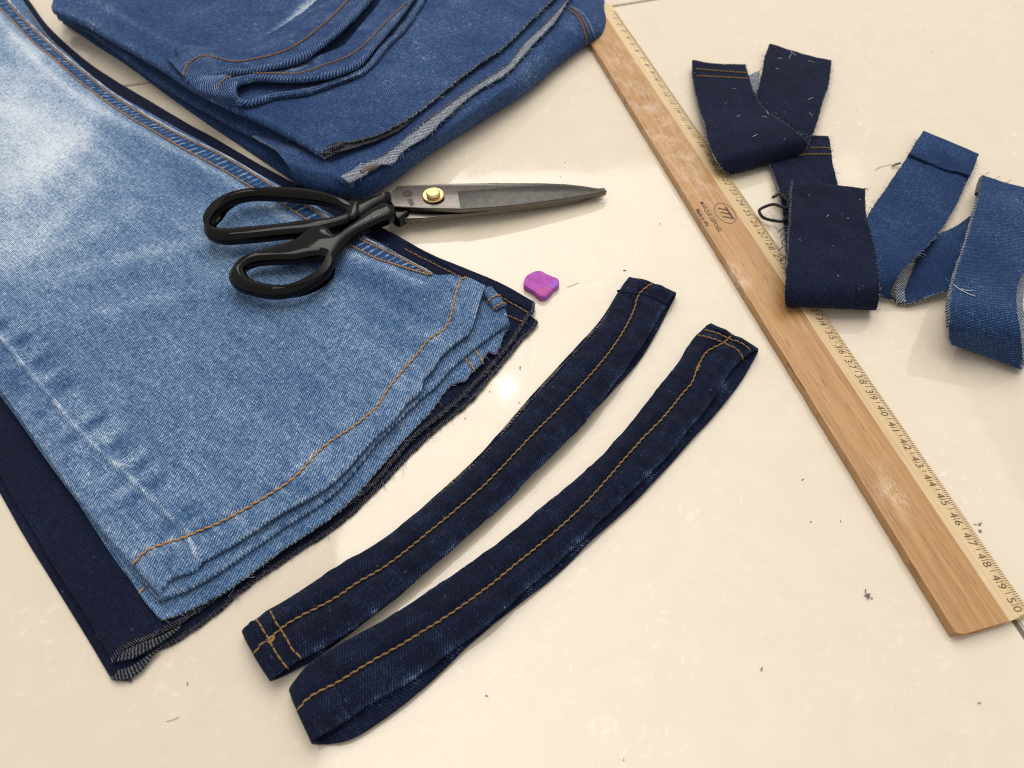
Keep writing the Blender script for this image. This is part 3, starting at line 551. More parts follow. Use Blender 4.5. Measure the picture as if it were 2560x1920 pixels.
sheet('top_fold', roll(PS2f, 0.0030), [D_MID, D_IN], stack, fade=fade_s2, u0=0.9, planar=STKD)
T_EDGE = simple('grey edge thread', (0.16, 0.17, 0.19), 0.85, noise=0.9, scale=700)
for P in (PS1, PS2):
    E, I = edge_in(P, 'i1'); overlock('overlock_thread', E[2:], I[2:], T_EDGE, stack, pitch=0.0022, width=0.0012, r=0.00028); fringe(E, I, stack, T_FRAYB, 110, 0.0024)
# rolled-up seam knot in the corner of the opening
tube('rolled_seam', crv(Wp([(906, 434, 23.5), (918, 424, 24.2), (932, 418, 24.4), (944, 413, 24)]), 30), np.linspace(0.0024, 0.0016, 30), simple('frayed seam', (0.23, 0.17, 0.12), 0.9, noise=0.75, scale=900, col2=(0.05, 0.06, 0.09), bump=0.6), stack, seg=10)
tube('rolled_seam', crv(Wp([(826, 371, 28), (842, 366, 28.4), (858, 360, 28.2)]), 24), np.linspace(0.0017, 0.0012, 24), D_INNAVY, stack, seg=10)
SG0 = Surf(G0)
for pts, m_ in (([(1420, 22), (1438, 36), (1453, 56), (1462, 82), (1468, 108)], T_RUST), ([(1426, 18), (1446, 34), (1462, 58), (1472, 84)], T_RUST)):
    stitch('stitch_row', SG0.line(pts, 60, 0.2), m_, stack, 0.0026, 0.0005, 'dash')
tube('pocket_edge', SG0.line([(1424, 16), (1452, 30), (1470, 52), (1482, 78), (1488, 98)], 50, 0.1), 0.0008, D_LIGHT, stack, seg=8, flat=0.6)

# bunched trouser hems on the top fold: (outer roll, stitched line, inner rise, flat end) rows
def hem(name, rows, n, m, seed, fade, thick=0.0018, u0=0.0, mat=None):
    R_ = np.stack([crv(Wp(r_), n) for r_ in rows], 1); G = np.stack([crv(q, m) for q in R_], 0)
    X, Y = G[..., 0], G[..., 1]; G = G + normals(G) * (0.0007*vnoise(X*150, Y*150, seed) + 0.0006*vnoise(X*60, Y*60, seed+1))[..., None]
    sheet(name, G, [mat or D_MID, D_MID], stack, thick=thick, fade=fade, u0=u0); return G
e2_low = [(597, 266, 31), (651, 250, 31), (687, 243, 31), (772, 231, 31), (845, 206, 31), (902, 184, 31), (960, 123, 31), (1011, 72, 31), (1054, 7, 31), (1085, -50, 31)]
e2_up = [(588, 212, 36), (633, 199, 36.5), (723, 200, 36.5), (808, 193, 36.5), (895, 163, 36.5), (931, 123, 36.5), (1000, 40, 36.5), (1029, 0, 36.5), (1060, -50, 36.5)]
e1_low = [(470, 206, 35), (579, 184, 38), (640, 178, 39), (700, 166, 40), (736, 156, 40), (808, 112, 40), (881, 47, 40), (921, 0, 40), (955, -50, 40)]
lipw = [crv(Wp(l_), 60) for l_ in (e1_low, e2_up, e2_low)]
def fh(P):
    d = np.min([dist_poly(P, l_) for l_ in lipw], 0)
    return 0.0 + 0.30*np.exp(-(d/0.0022)**2)*(0.7 + vnoise(P[..., 0]*260, P[..., 1]*260, 53)) + 0.22*vnoise(P[..., 0]*190, P[..., 1]*190, 51) + 0.12*vnoise(P[..., 0]*70, P[..., 1]*70, 52)  # paler along the lips: abrasion, with roll highlights painted into the colour
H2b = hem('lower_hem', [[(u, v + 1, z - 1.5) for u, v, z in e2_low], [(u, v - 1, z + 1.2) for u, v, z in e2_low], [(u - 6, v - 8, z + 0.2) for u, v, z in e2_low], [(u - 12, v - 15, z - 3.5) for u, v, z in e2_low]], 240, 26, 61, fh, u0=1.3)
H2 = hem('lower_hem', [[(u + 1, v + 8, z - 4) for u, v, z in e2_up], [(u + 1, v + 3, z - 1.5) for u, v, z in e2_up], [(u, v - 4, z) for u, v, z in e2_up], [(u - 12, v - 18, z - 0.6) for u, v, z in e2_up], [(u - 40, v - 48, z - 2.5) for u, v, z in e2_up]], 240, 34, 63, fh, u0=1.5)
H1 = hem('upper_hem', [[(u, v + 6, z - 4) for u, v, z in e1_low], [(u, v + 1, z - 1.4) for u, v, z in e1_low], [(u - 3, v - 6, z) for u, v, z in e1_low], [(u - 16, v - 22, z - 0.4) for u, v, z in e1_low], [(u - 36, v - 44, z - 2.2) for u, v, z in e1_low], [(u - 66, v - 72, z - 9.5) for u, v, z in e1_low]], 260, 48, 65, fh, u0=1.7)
# end knob where the hem turns back on itself
kn = [[(438, 124, 28), (446, 156, 28), (462, 203, 28), (485, 231, 28), (545, 252, 28), (597, 268, 28)], [(441, 118, 33), (455, 155, 34), (470, 198, 34), (492, 222, 34), (548, 240, 34), (592, 246, 34)], [(470, 112, 35), (486, 140, 37), (500, 178, 37), (520, 202, 37), (556, 214, 37), (590, 214, 37)],
      [(521, 118, 32), (540, 138, 36), (556, 164, 37), (566, 184, 37), (578, 194, 37), (596, 204, 37)]]
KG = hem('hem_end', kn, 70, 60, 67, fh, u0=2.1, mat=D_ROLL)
def wob(n, s, a): return 1 + a*vnoise(np.arange(n)*0.11, np.full(n, 1.7), s) + 0.6*a*vnoise(np.arange(n)*0.31, np.full(n, 4.7), s)
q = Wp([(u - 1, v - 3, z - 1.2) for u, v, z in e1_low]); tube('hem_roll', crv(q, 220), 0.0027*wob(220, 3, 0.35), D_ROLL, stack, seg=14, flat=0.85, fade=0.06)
lip = [(u - 1, v - 2, z - 1.2) for u, v, z in e2_up[::-1][:-1]] + [(598, 206, 34.5), (586, 216, 33.5), (583, 234, 32.5), (592, 250, 31.5), (612, 258, 31)] + [(u - 1, v - 2, z - 0.2) for u, v, z in e2_low[2:]]
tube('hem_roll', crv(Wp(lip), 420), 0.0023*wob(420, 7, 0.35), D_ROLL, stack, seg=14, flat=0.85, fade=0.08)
SH1, SH2, SK = Surf(H1), Surf(H2), Surf(KG, H1)
stitch('stitch_row', SK.line([(459, 188), (466, 168), (477, 156), (506, 141), (542, 145), (579, 154), (644, 147), (723, 123), (800, 69), (837, 36), (870, 0), (890, -30)], 300, 0.1), T_RUST, stack, 0.0029, 0.00055, 'chain')
stitch('stitch_row', Surf(H2, KG).line([(546, 224), (552, 208), (566, 197), (600, 187), (660, 184), (758, 182), (812, 163), (874, 140), (924, 100), (953, 69), (1018, 6)], 240, 0.1), T_RUST, stack, 0.0029, 0.0005, 'chain')

# ------------------------------------------------------------------ wooden ruler
M_WOOD, nt, b = new_mat('varnished beech'); k = NB(nt); oc = k.n('ShaderNodeTexCoord').outputs['Object']
gr = k.noise(k.map(oc, (14, 620, 40)), 1.0, 5, 0.65, 0.4); gr2 = k.noise(k.map(oc, (5, 150, 20)), 1.0, 4, 0.6, 0.8); pore = k.noise(k.map(oc, (70, 1900, 60)), 1.0, 2, 0.6)
wc = k.ramp(k.m('ADD', k.m('MULTIPLY', gr, 0.5), k.m('MULTIPLY', gr2, 0.5)), [(0.3, (0.32, 0.15, 0.048)), (0.52, (0.465, 0.245, 0.082)), (0.72, (0.57, 0.335, 0.13))])
wc = k.mix(k.m('MULTIPLY', k.m('SUBTRACT', pore, 0.575), 6.0, clamp=True), wc, (0.2, 0.085, 0.03))
sc1 = k.noise(k.map(oc, (30, 45, 1)), 1.0, 5, 0.75); wear = k.m('MULTIPLY', k.m('SUBTRACT', sc1, 0.62), 5.0, clamp=True)
wc = k.mix(k.m('MULTIPLY', wear, 0.35), wc, (0.75, 0.58, 0.42))
atw = k.n('ShaderNodeAttribute', attribute_name='fade').outputs['Fac']; scr = k.m('ADD', k.m('MULTIPLY', k.noise(k.map(oc, (70, 130, 1), (0, 0, 0.4)), 1.0, 6, 0.75, 0.8), 0.7), k.m('MULTIPLY', k.noise(k.map(oc, (300, 1500, 1)), 1.0, 3, 0.7), 0.3))
wc = k.mix(k.m('MULTIPLY', k.m('MULTIPLY', k.m('SUBTRACT', scr, 0.46), 6.0, clamp=True), atw, clamp=True), wc, (0.80, 0.66, 0.52))
k.l(wc, b.inputs['Base Color']); b.inputs['Roughness'].default_value = 0.38; b.inputs['Coat Weight'].default_value = 0.15; b.inputs['Coat Roughness'].default_value = 0.2
bp = k.n('ShaderNodeBump'); bp.inputs['Strength'].default_value = 0.25; bp.inputs['Distance'].default_value = 0.0003; k.l(gr, bp.inputs['Height']); k.l(bp.outputs[0], b.inputs['Normal'])
M_SCALE, nt, b = new_mat('pale printed wood'); k = NB(nt); oc = k.n('ShaderNodeTexCoord').outputs['Object']
g1 = k.noise(k.map(oc, (18, 500, 40)), 1.0, 4, 0.6); g3 = k.noise(k.map(oc, (55, 120, 1)), 1.0, 5, 0.75)
pc = k.ramp(g1, [(0.3, (0.62, 0.44, 0.23)), (0.7, (0.76, 0.60, 0.37))]); pc = k.mix(k.m('MULTIPLY', k.m('SUBTRACT', g3, 0.55), 3.0, clamp=True), pc, (0.80, 0.68, 0.50))
k.l(pc, b.inputs['Base Color']); b.inputs['Roughness'].default_value = 0.45
M_INK = simple('brown black print', (0.10, 0.065, 0.035), 0.7, noise=0.5, scale=1200, col2=(0.20, 0.13, 0.07))
rs, re = W(1518.0, 23.1, 5), W(2527.2, 1511.8, 5); rx = re - rs; rx[2] = 0; rl_ = np.linalg.norm(rx); rx /= rl_; CM = rl_ / 50
ry = np.array([rx[1], -rx[0], 0.0]); 
if ry @ (W(2394, 1590, 5) - re) < 0: ry = -ry          # towards the plain edge
ryl = float(ry @ (W(2394, 1590, 5.5) - re)); ryb = float(ry @ (W(2523.7, 1552.6, 5.3) - re)); ryr = float(ry @ (W(2558, 1502, 1.8) - re))
s_end = float(rx @ (W(2525, 1552, 5) - rs)); s_beg = -0.012
ruler = thing('wooden_ruler', 'varnished wooden ruler with a pale printed centimetre scale lying diagonally on the tiles', 'ruler', (rs + re)/2 * np.array([1, 1, 0]))
Mr = Matrix([[rx[i], ry[i], 1.0 if i == 2 else 0.0] for i in range(3)]).to_4x4(); Mr.translation = Vector((rs[0], rs[1], 0))
TH, TE = 0.0052, 0.0016
def prof_mesh(name, prof, s0, s1, n, mat, wob, fade=None, tip=None):
    t = np.linspace(s0, s1, n); V, A = [], []
    for i, s in enumerate(t):
        for j, (yy, zz) in enumerate(prof):
            V.append((s + (tip(yy, zz, s, i, n) if tip else 0), yy + wob(j, s), zz)); A.append(fade(s, yy) if fade else 0)
    m = len(prof); q = []
    for i in range(n - 1):
        for j in range(m): q.append((i*m + j, i*m + (j+1) % m, (i+1)*m + (j+1) % m, (i+1)*m + j))
    q.append(tuple(range(m-1, -1, -1))); q.append(tuple((n-1)*m + j for j in range(m)))
    me = bpy.data.meshes.new(name); me.from_pydata(V, [], q); me.materials.append(mat)
    at = me.attributes.new('fade', 'FLOAT', 'POINT'); at.data.foreach_set('value', np.array(A, np.float32))
    bm = bmesh.new(); bm.from_mesh(me); bmesh.ops.recalc_face_normals(bm, faces=bm.faces); bm.to_mesh(me); bm.free()
    o = bpy.data.objects.new(name, me); COL.objects.link(o); o.matrix_world = Mr; attach_keep(o, ruler); return o
def attach_keep(o, parent):
    bpy.context.view_layer.update(); mw = o.matrix_world.copy(); o.parent = parent; o.matrix_parent_inverse = parent.matrix_world.inverted(); o.matrix_world = mw
def rl_fade(s, yy):
    f = 0
    for (u, v, ra, rb, am) in ((2236, 1240, 0.009, 0.006, 0.9), (1845, 690, 0.010, 0.006, 0.9), (1720, 440, 0.03, 0.012, 0.5), (1600, 230, 0.05, 0.014, 0.42), (1540, 130, 0.03, 0.014, 0.35), (1660, 330, 0.03, 0.01, 0.4), (1990, 800, 0.006, 0.004, 0.5), (2195, 1160, 0.004, 0.003, 0.5)):
        p = W(u, v, 5) - rs; a, b_ = p @ rx, p @ ry; f += am*math.exp(-((s-a)/ra)**2 - ((yy-b_)/rb)**2)
    return min(f, 1)
prof = [(ryb, 0.0)] + [(ryb + (ryl-ryb)*t, 0.0) for t in (0.5, 0.97)] + [(ryl, 0.0005), (ryl, TH - 0.0012), (ryl - 0.0004, TH - 0.0003), (ryl - 0.0012, TH)] + [(ryl - 0.0012 + (ryb - ryl + 0.0012)*t, TH) for t in np.linspace(0, 1, 14)[1:]]
wobv = lambda s: 0.00025 * float(vnoise(np.array([s*160.0]), np.array([1.0]), 2)[0]) + 0.00045 * min(0, float(vnoise(np.array([s*420.0]), np.array([2.0]), 5)[0]) + 0.22)
prof_mesh('body', prof, s_beg, s_end, 320, M_WOOD, lambda j, s: wobv(s) if 3 <= j <= 6 else 0.0, rl_fade,
          tip=lambda yy, zz, s, i, n: (-0.0022*max(0, (yy - ryl + 0.004)/0.004)**2 if i == n-1 else 0))
zs_ = lambda yy: TH + (TE - TH) * (ryb - yy) / (ryb - ryr)
sp = [(ryr, 0.0), (ryb - 0.00002, 0.0)] + [(ryb - 0.00002 + (ryr - ryb)*t, TH - 0.00005 + (TE - TH)*t) for t in np.linspace(0, 1, 8)]
prof_mesh('bevelled_scale', sp, s_beg, s_end, 60, M_SCALE, lambda j, s: 0.0, None, tip=lambda yy, zz, s, i, n: (-0.0022*max(0, (ryr + 0.003 - yy)/0.003)**2 if i == n-1 else 0))
slope = math.atan2(TH - TE, ryb - ryr)
def rpt(s, yy, up=0.0): return (s, yy, zs_(yy) + up)
mm = CM / 10; V, Q = [], []
def tick(s, y0, y1, w):
    b0 = len(V); V.extend([rpt(s - w/2, y0, 0.00006), rpt(s + w/2, y0, 0.00006), rpt(s + w/2, y1, 0.00006), rpt(s - w/2, y1, 0.00006)]); Q.append((b0, b0+1, b0+2, b0+3))
bw = ryb - ryr
for i in range(0, 505):
    s = i * mm; y0 = ryr + bw*0.03
    if i % 10 == 0: tick(s, y0, ryr + bw*0.20, 0.00024); tick(s, ryr + bw*0.24, ryr + bw*0.54, 0.00026)
    elif i % 5 == 0: tick(s, y0, ryr + bw*0.215, 0.00025); tick(s, ryr + bw*0.25, ryr + bw*0.47, 0.0003)
    else: tick(s, y0, ryr + bw*0.20, 0.00023)
o = mesh_obj('tick_marks', V, Q, M_INK, smooth=False); o.matrix_world = Mr; attach_keep(o, ruler); o['kind'] = 'stuff'
DG = bpy.context.evaluated_depsgraph_get()
def text_mesh(txt, size, off=0.0):
    cu = bpy.data.curves.new('t', 'FONT'); cu.body = txt; cu.size = size; cu.align_x = 'CENTER'; cu.align_y = 'CENTER'; cu.resolution_u = 3; cu.offset = off
    ob = bpy.data.objects.new('t', cu); COL.objects.link(ob); bpy.context.view_layer.update(); dg = bpy.context.evaluated_depsgraph_get()
    me = bpy.data.meshes.new_from_object(ob.evaluated_get(dg)); bpy.data.objects.remove(ob); bpy.data.curves.remove(cu); return me
def put_text(name, txt, size, s, yy, flatz=None, sx=1.0, mat=M_INK, shear=0.0, off=0.0, parent=ruler):
    me = text_mesh(txt, size, off); me.name = name; me.materials.clear(); me.materials.append(mat)
    c = np.zeros(len(me.vertices)*3, np.float32); me.vertices.foreach_get('co', c); c = c.reshape(-1, 3)
    X = s + (c[:, 0] + shear*c[:, 1])*sx; Y = yy - c[:, 1]
    Z = np.full(len(c), flatz) if flatz is not None else zs_(Y) + 0.00006
    me.vertices.foreach_set('co', np.stack([X, Y, Z], 1).astype(np.float32).ravel()); me.update()
    if len(me.polygons) and sum(p.normal.z for p in me.polygons) < 0: me.flip_normals()
    o = bpy.data.objects.new(name, me); COL.objects.link(o); o.matrix_world = Mr; attach_keep(o, parent); return o
ynum = ryr + bw*0.42; hd = bw*0.47
for i in range(1, 51):
    if i < 10: put_text('numeral', str(i), hd, i*CM + CM*0.17, ynum, sx=0.8)
    else:
        a, c = str(i)
        put_text('numeral', a, hd, i*CM - CM*0.19, ynum, sx=0.88, off=0.0); put_text('numeral', c, hd, i*CM + CM*0.19, ynum, sx=0.88, off=0.0)
def sy(u, v): p = W(u, v, 5.2) - rs; return float(p @ rx), float(p @ ry)
M_INK2 = simple('dark brown stamp', (0.03, 0.02, 0.012), 0.7, noise=0.4, scale=1200, col2=(0.10, 0.06, 0.035))
ZT = TH + 0.00005
s, yy = sy(1813, 533); put_text('stamp_number', '777', 0.0072, s, yy, ZT, sx=1.08, mat=M_INK2, shear=0.25, off=0.00022)
a = np.linspace(0, 2*np.pi, 60, endpoint=False); rx_, ry_ = 0.0095, 0.0058
V = [(s + rx_*math.cos(t)*q, yy + ry_*math.sin(t)*q, ZT) for q in (1.0, 0.945) for t in a]
mo = mesh_obj('stamp_ring', V, [(i, (i+1) % 60, 60 + (i+1) % 60, 60 + i) for i in range(60)], M_INK2, smooth=False); mo.matrix_world = Mr; attach_keep(mo, ruler)
s1_, y1_ = sy(1747, 498); s2_, y2_ = sy(1806, 586); put_text('stamp_line', 'MARQUE DÉPOSÉE', 0.0036, (s1_+s2_)/2, (y1_+y2_)/2, ZT, sx=0.92, mat=M_INK2, off=0.00007)
s1_, y1_ = sy(1739, 520); s2_, y2_ = sy(1772, 568); put_text('stamp_line', 'Made in VN', 0.0034, (s1_+s2_)/2, (y1_+y2_)/2, ZT, sx=0.95, mat=M_INK2, off=0.0001)

# ------------------------------------------------------------------ solids cut from a plan outline
def solid(name, outer, holes, h, bev, mat, parent, zf, z0, smooth=True, res=4):
    """plate with rounded edges: outline and holes in photo pixels at height z0, tilted by zf(x, y)"""
    cu = bpy.data.curves.new('o', 'CURVE'); cu.dimensions = '2D'; cu.fill_mode = 'BOTH'; cu.extrude = max(1e-5, h/2 - bev); cu.bevel_depth = bev; cu.bevel_resolution = res; cu.offset = -bev
    for pts, n in [outer] + holes:
        P = Wp([(u, v, z0) for u, v in pts]); P = crv(P, n, True) if n else P
        s = cu.splines.new('POLY'); s.points.add(len(P) - 1); s.use_cyclic_u = True
        for q, p in zip(s.points, P): q.co = (p[0], p[1], 0, 1)
    ob = bpy.data.objects.new('o', cu); COL.objects.link(ob); bpy.context.view_layer.update(); dg = bpy.context.evaluated_depsgraph_get()
    me = bpy.data.meshes.new_from_object(ob.evaluated_get(dg)); bpy.data.objects.remove(ob); bpy.data.curves.remove(cu)
    c = np.zeros(len(me.vertices)*3, np.float32); me.vertices.foreach_get('co', c); c = c.reshape(-1, 3); c[:, 2] += zf(c[:, 0], c[:, 1]); me.vertices.foreach_set('co', c.ravel())
    me.name = name; me.materials.clear(); me.materials.append(mat)
    bm = bmesh.new(); bm.from_mesh(me); bmesh.ops.remove_doubles(bm, verts=bm.verts, dist=1e-6); bmesh.ops.recalc_face_normals(bm, faces=bm.faces)
    for f_ in bm.faces: f_.smooth = smooth
    for e in bm.edges: e.smooth = len(e.link_faces) == 2 and e.calc_face_angle(0) < 0.6
    bm.to_mesh(me); bm.free(); me.update()
    o = bpy.data.objects.new(name, me); COL.objects.link(o)
    if parent: attach(o, parent)
    return o
# ------------------------------------------------------------------ tailor's scissors
M_LACQ = simple('black lacquer', (0.003, 0.003, 0.003), 0.07, noise=0.2, coat=0.0, spec=0.22)
M_STEEL = simple('dark burnished steel', (0.155, 0.14, 0.13), 0.32, metal=1.0, noise=0.25, scale=220)
M_STEEL2 = simple('blued steel', (0.085, 0.08, 0.075), 0.42, metal=0.85, noise=0.35, scale=300)
M_BRASS = simple('brass', (0.62, 0.46, 0.23), 0.32, metal=1.0, noise=0.12, scale=200)
pv = W(1084, 484, 14); tipw = W(1516, 454, 3); bk = W(560, 580, 22); axv = tipw - pv; axv[2] = 0; axl = np.linalg.norm(axv); axv /= axl
def zline(za, zb, zc):
    lb = (bk - pv) @ axv
    def f(x, y):
        t = (np.stack([x, y], -1) - pv[:2]) @ axv[:2]
        return np.where(t > 0, za + (zb - za)*t/axl, za + (zc - za)*t/lb) * 1e-3
    return f
scis = thing('scissors', 'large black handled tailor scissors with brass pivot, closed, lying across the pale jeans', 'scissors', W(900, 520))
LB = [(960, 520), (1000, 556), (1060, 552), (1106, 545), (1205, 531), (1305, 515), (1385, 501), (1455, 485), (1510, 463), (1514, 455), (1440, 462), (1300, 480), (1100, 500), (985, 505)]
solid('lower_blade', (LB, 0), [], 0.0030, 0.0004, M_STEEL, scis, zline(8.3, 1.9, 14), 8, res=2)
UB = [(995, 470), (1106, 461), (1230, 452), (1355, 445), (1415, 444), (1455, 446), (1495, 450), (1519, 453), (1516, 457), (1490, 464), (1405, 483), (1305, 502), (1230, 513), (1151, 522), (1060, 524), (987, 522), (967, 499)]
solid('upper_blade', (UB, 0), [], 0.0034, 0.0005, M_STEEL, scis, zline(12.4, 4.6, 16), 13, res=2)
RP = [(1144, 476), (1250, 462), (1355, 448.5), (1415, 446.5), (1455, 448.5), (1514, 454), (1486, 462), (1405, 480), (1305, 499.5), (1230, 511), (1152, 520)]
solid('ground_face', (RP, 0), [], 0.0005, 0.0001, M_STEEL2, scis, zline(14.2, 6.35, 18), 14, res=1)
def disc(name, u, v, z, r, h, mat, bev=0.0006):
    c = W(u, v, z); bm = bmesh.new(); bmesh.ops.create_cone(bm, cap_ends=True, segments=48, radius1=r, radius2=r, depth=h)
    bmesh.ops.bevel(bm, geom=[e for e in bm.edges if abs(e.verts[0].co.z - e.verts[1].co.z) < 1e-6 and e.verts[0].co.z > 0], offset=bev, segments=3, affect='EDGES')
    bmesh.ops.translate(bm, vec=Vector(c), verts=bm.verts)
    for f_ in bm.faces: f_.smooth = len(f_.verts) == 4
    me = bpy.data.meshes.new(name); bm.to_mesh(me); bm.free(); me.materials.append(mat); o = bpy.data.objects.new(name, me); COL.objects.link(o); attach(o, scis); return o
disc('pivot_washer', 1083, 488, 14.6, 0.0066, 0.0014, M_BRASS, 0.0004); disc('pivot_screw', 1083, 485, 16.4, 0.0041, 0.0030, M_BRASS, 0.0007)
UO = [(512, 574), (520, 552), (535, 534), (555, 508), (584, 489), (620, 479), (659, 475), (738, 472), (808, 480), (850, 492), (884, 508), (930, 490), (975, 476), (975, 490), (940, 515), (900, 543), (880, 552), (800, 578), (699, 592), (609, 604), (545, 607), (520, 597)]
UH = [(540, 564), (548, 540), (565, 522), (590, 508), (619, 500), (660, 497), (699, 498), (760, 501), (810, 508), (845, 519), (857, 530), (835, 540), (760, 552), (709, 561), (620, 572), (559, 577), (545, 573)]
LO = [(803, 562), (780, 565), (764, 576), (738, 599), (679, 622), (619, 642), (584, 671), (573, 698), (585, 718), (634, 735), (684, 740), (738, 730), (783, 708), (818, 680), (846, 629), (868, 598), (890, 581), (935, 557), (987, 527), (980, 506), (965, 500), (930, 515), (890, 545), (856, 572), (840, 584), (826, 570)]
LH = [(626, 668), (631, 693), (674, 709), (738, 706), (781, 687), (803, 663), (800, 646), (728, 653), (674, 656), (645, 660)]
def grow(pts, k):
    a = np.array(pts, float); c = a.mean(0); return [tuple(p) for p in c + (a - c)*k]
def zh(x, y):   # the bows tip up a little towards their ends, resting on the denim
    t = (np.stack([x, y], -1) - pv[:2]) @ axv[:2]; return (15.6 + np.clip(-t - 0.025, 0, 1) * 42) * 1e-3
solid('upper_handle', (UO, 160), [(grow(UH, 1.04), 110)], 0.0090, 0.0042, M_LACQ, scis, zh, 19, res=5)
solid('lower_handle', (LO, 160), [(grow(LH, 1.09), 90)], 0.0090, 0.0042, M_LACQ, scis, lambda x, y: zh(x, y) - 0.0006 + 0*x, 19, res=5)
solid('stop_knob', ([(868, 540), (884, 512), (897, 506), (900, 520), (888, 548), (874, 552)], 40), [], 0.009, 0.0025, M_LACQ, scis, lambda x, y: zh(x, y) + 0.0014, 20)
solid('handle_collar', ([(985, 532), (1000, 540), (1024, 540), (1012, 552), (1000, 560), (978, 548)], 40), [], 0.008, 0.0015, M_LACQ, scis, zline(9.0, 3, 12), 9)
# stamped maker's mark on the ricasso
M_ENG = simple('engraved steel', (0.03, 0.024, 0.02), 0.6, metal=0.3)
def mark(name, make):
    me = make; me.name = name; me.materials.clear(); me.materials.append(M_ENG); o = bpy.data.objects.new(name, me); COL.objects.link(o); return o
me = text_mesh('PIN', 0.0052); c0_ = W(1026, 503, 15.2); dx_ = (W(1036, 520, 15.2) - W(1019, 490, 15.2)); dx_[2] = 0; dx_ /= np.linalg.norm(dx_); dy_ = np.array([-dx_[1], dx_[0], 0])
c = np.zeros(len(me.vertices)*3, np.float32); me.vertices.foreach_get('co', c); c = c.reshape(-1, 3)
Pm = c0_ + c[:, :1]*dx_*0.8 + c[:, 1:2]*dy_*0.85; Pm[:, 2] = zline(12.4, 4.6, 16)(Pm[:, 0], Pm[:, 1]) + 0.00176; me.vertices.foreach_set('co', Pm.astype(np.float32).ravel())
o = mark('engraved_letters', me); attach(o, scis)
cc_ = W(1018, 481, 15.2); V = []
for q in (1.0, 0.84, 0.5, 0.34):
    for i in range(6): t = i*math.pi/3 + 0.3; p = cc_ + (dx_*math.cos(t) + dy_*math.sin(t))*0.0031*q; p[2] = float(zline(12.4, 4.6, 16)(p[0], p[1])) + 0.00176; V.append(p)
mo = mesh_obj('engraved_emblem', V, [(b_ + i, b_ + (i+1) % 6, b_ + 6 + (i+1) % 6, b_ + 6 + i) for b_ in (0, 12) for i in range(6)], M_ENG, scis, smooth=False)

# ------------------------------------------------------------------ tailor's chalk
M_CHALK, nt, b = new_mat('magenta chalk'); k = NB(nt); oc = k.n('ShaderNodeTexCoord').outputs['Object']
cc1 = k.ramp(k.noise(oc, 210, 4, 0.65), [(0.35, (0.36, 0.085, 0.38)), (0.55, (0.47, 0.11, 0.46)), (0.72, (0.50, 0.16, 0.58))])
cc1 = k.mix(k.m('MULTIPLY', k.m('SUBTRACT', k.noise(oc, 120, 2), 0.52), 4.0, clamp=True), cc1, (0.33, 0.16, 0.60))
k.l(cc1, b.inputs['Base Color']); b.inputs['Roughness'].default_value = 0.95; b.inputs['Specular IOR Level'].default_value = 0.1
bp = k.n('ShaderNodeBump'); bp.inputs['Strength'].default_value = 0.35; bp.inputs['Distance'].default_value = 0.0006; k.l(k.noise(oc, 500, 4, 0.7), bp.inputs['Height']); k.l(bp.outputs[0], b.inputs['Normal'])
CK = [(1309, 711), (1310.5, 700), (1314, 692), (1328, 681.6), (1343, 676.6), (1356, 678), (1364, 683), (1379, 689.5), (1394, 696), (1398, 704), (1396, 711), (1387, 717), (1375, 731), (1360, 741.5), (1350, 740.5), (1336, 729), (1323, 720.5)]
chalk = solid('tailor_chalk', (CK, 90), [], 0.0040, 0.0006, M_CHALK, None, lambda x, y: 0*x + 0.0021, 4, res=3)
tag(chalk, 'small magenta purple piece of tailor chalk lying on the cream tile beside the jeans', 'chalk')
M_CHIP = simple('broken chalk', (0.62, 0.13, 0.42), 0.9, noise=0.35, scale=700, bump=0.6)
c = solid('chipped_corner', ([(1337, 727), (1345, 721), (1358, 718), (1374, 720), (1371, 732), (1360, 738.6), (1351, 738)], 40), [], 0.0006, 0.0002, M_CHIP, chalk, lambda x, y: 0*x + 0.00405, 4, res=2)

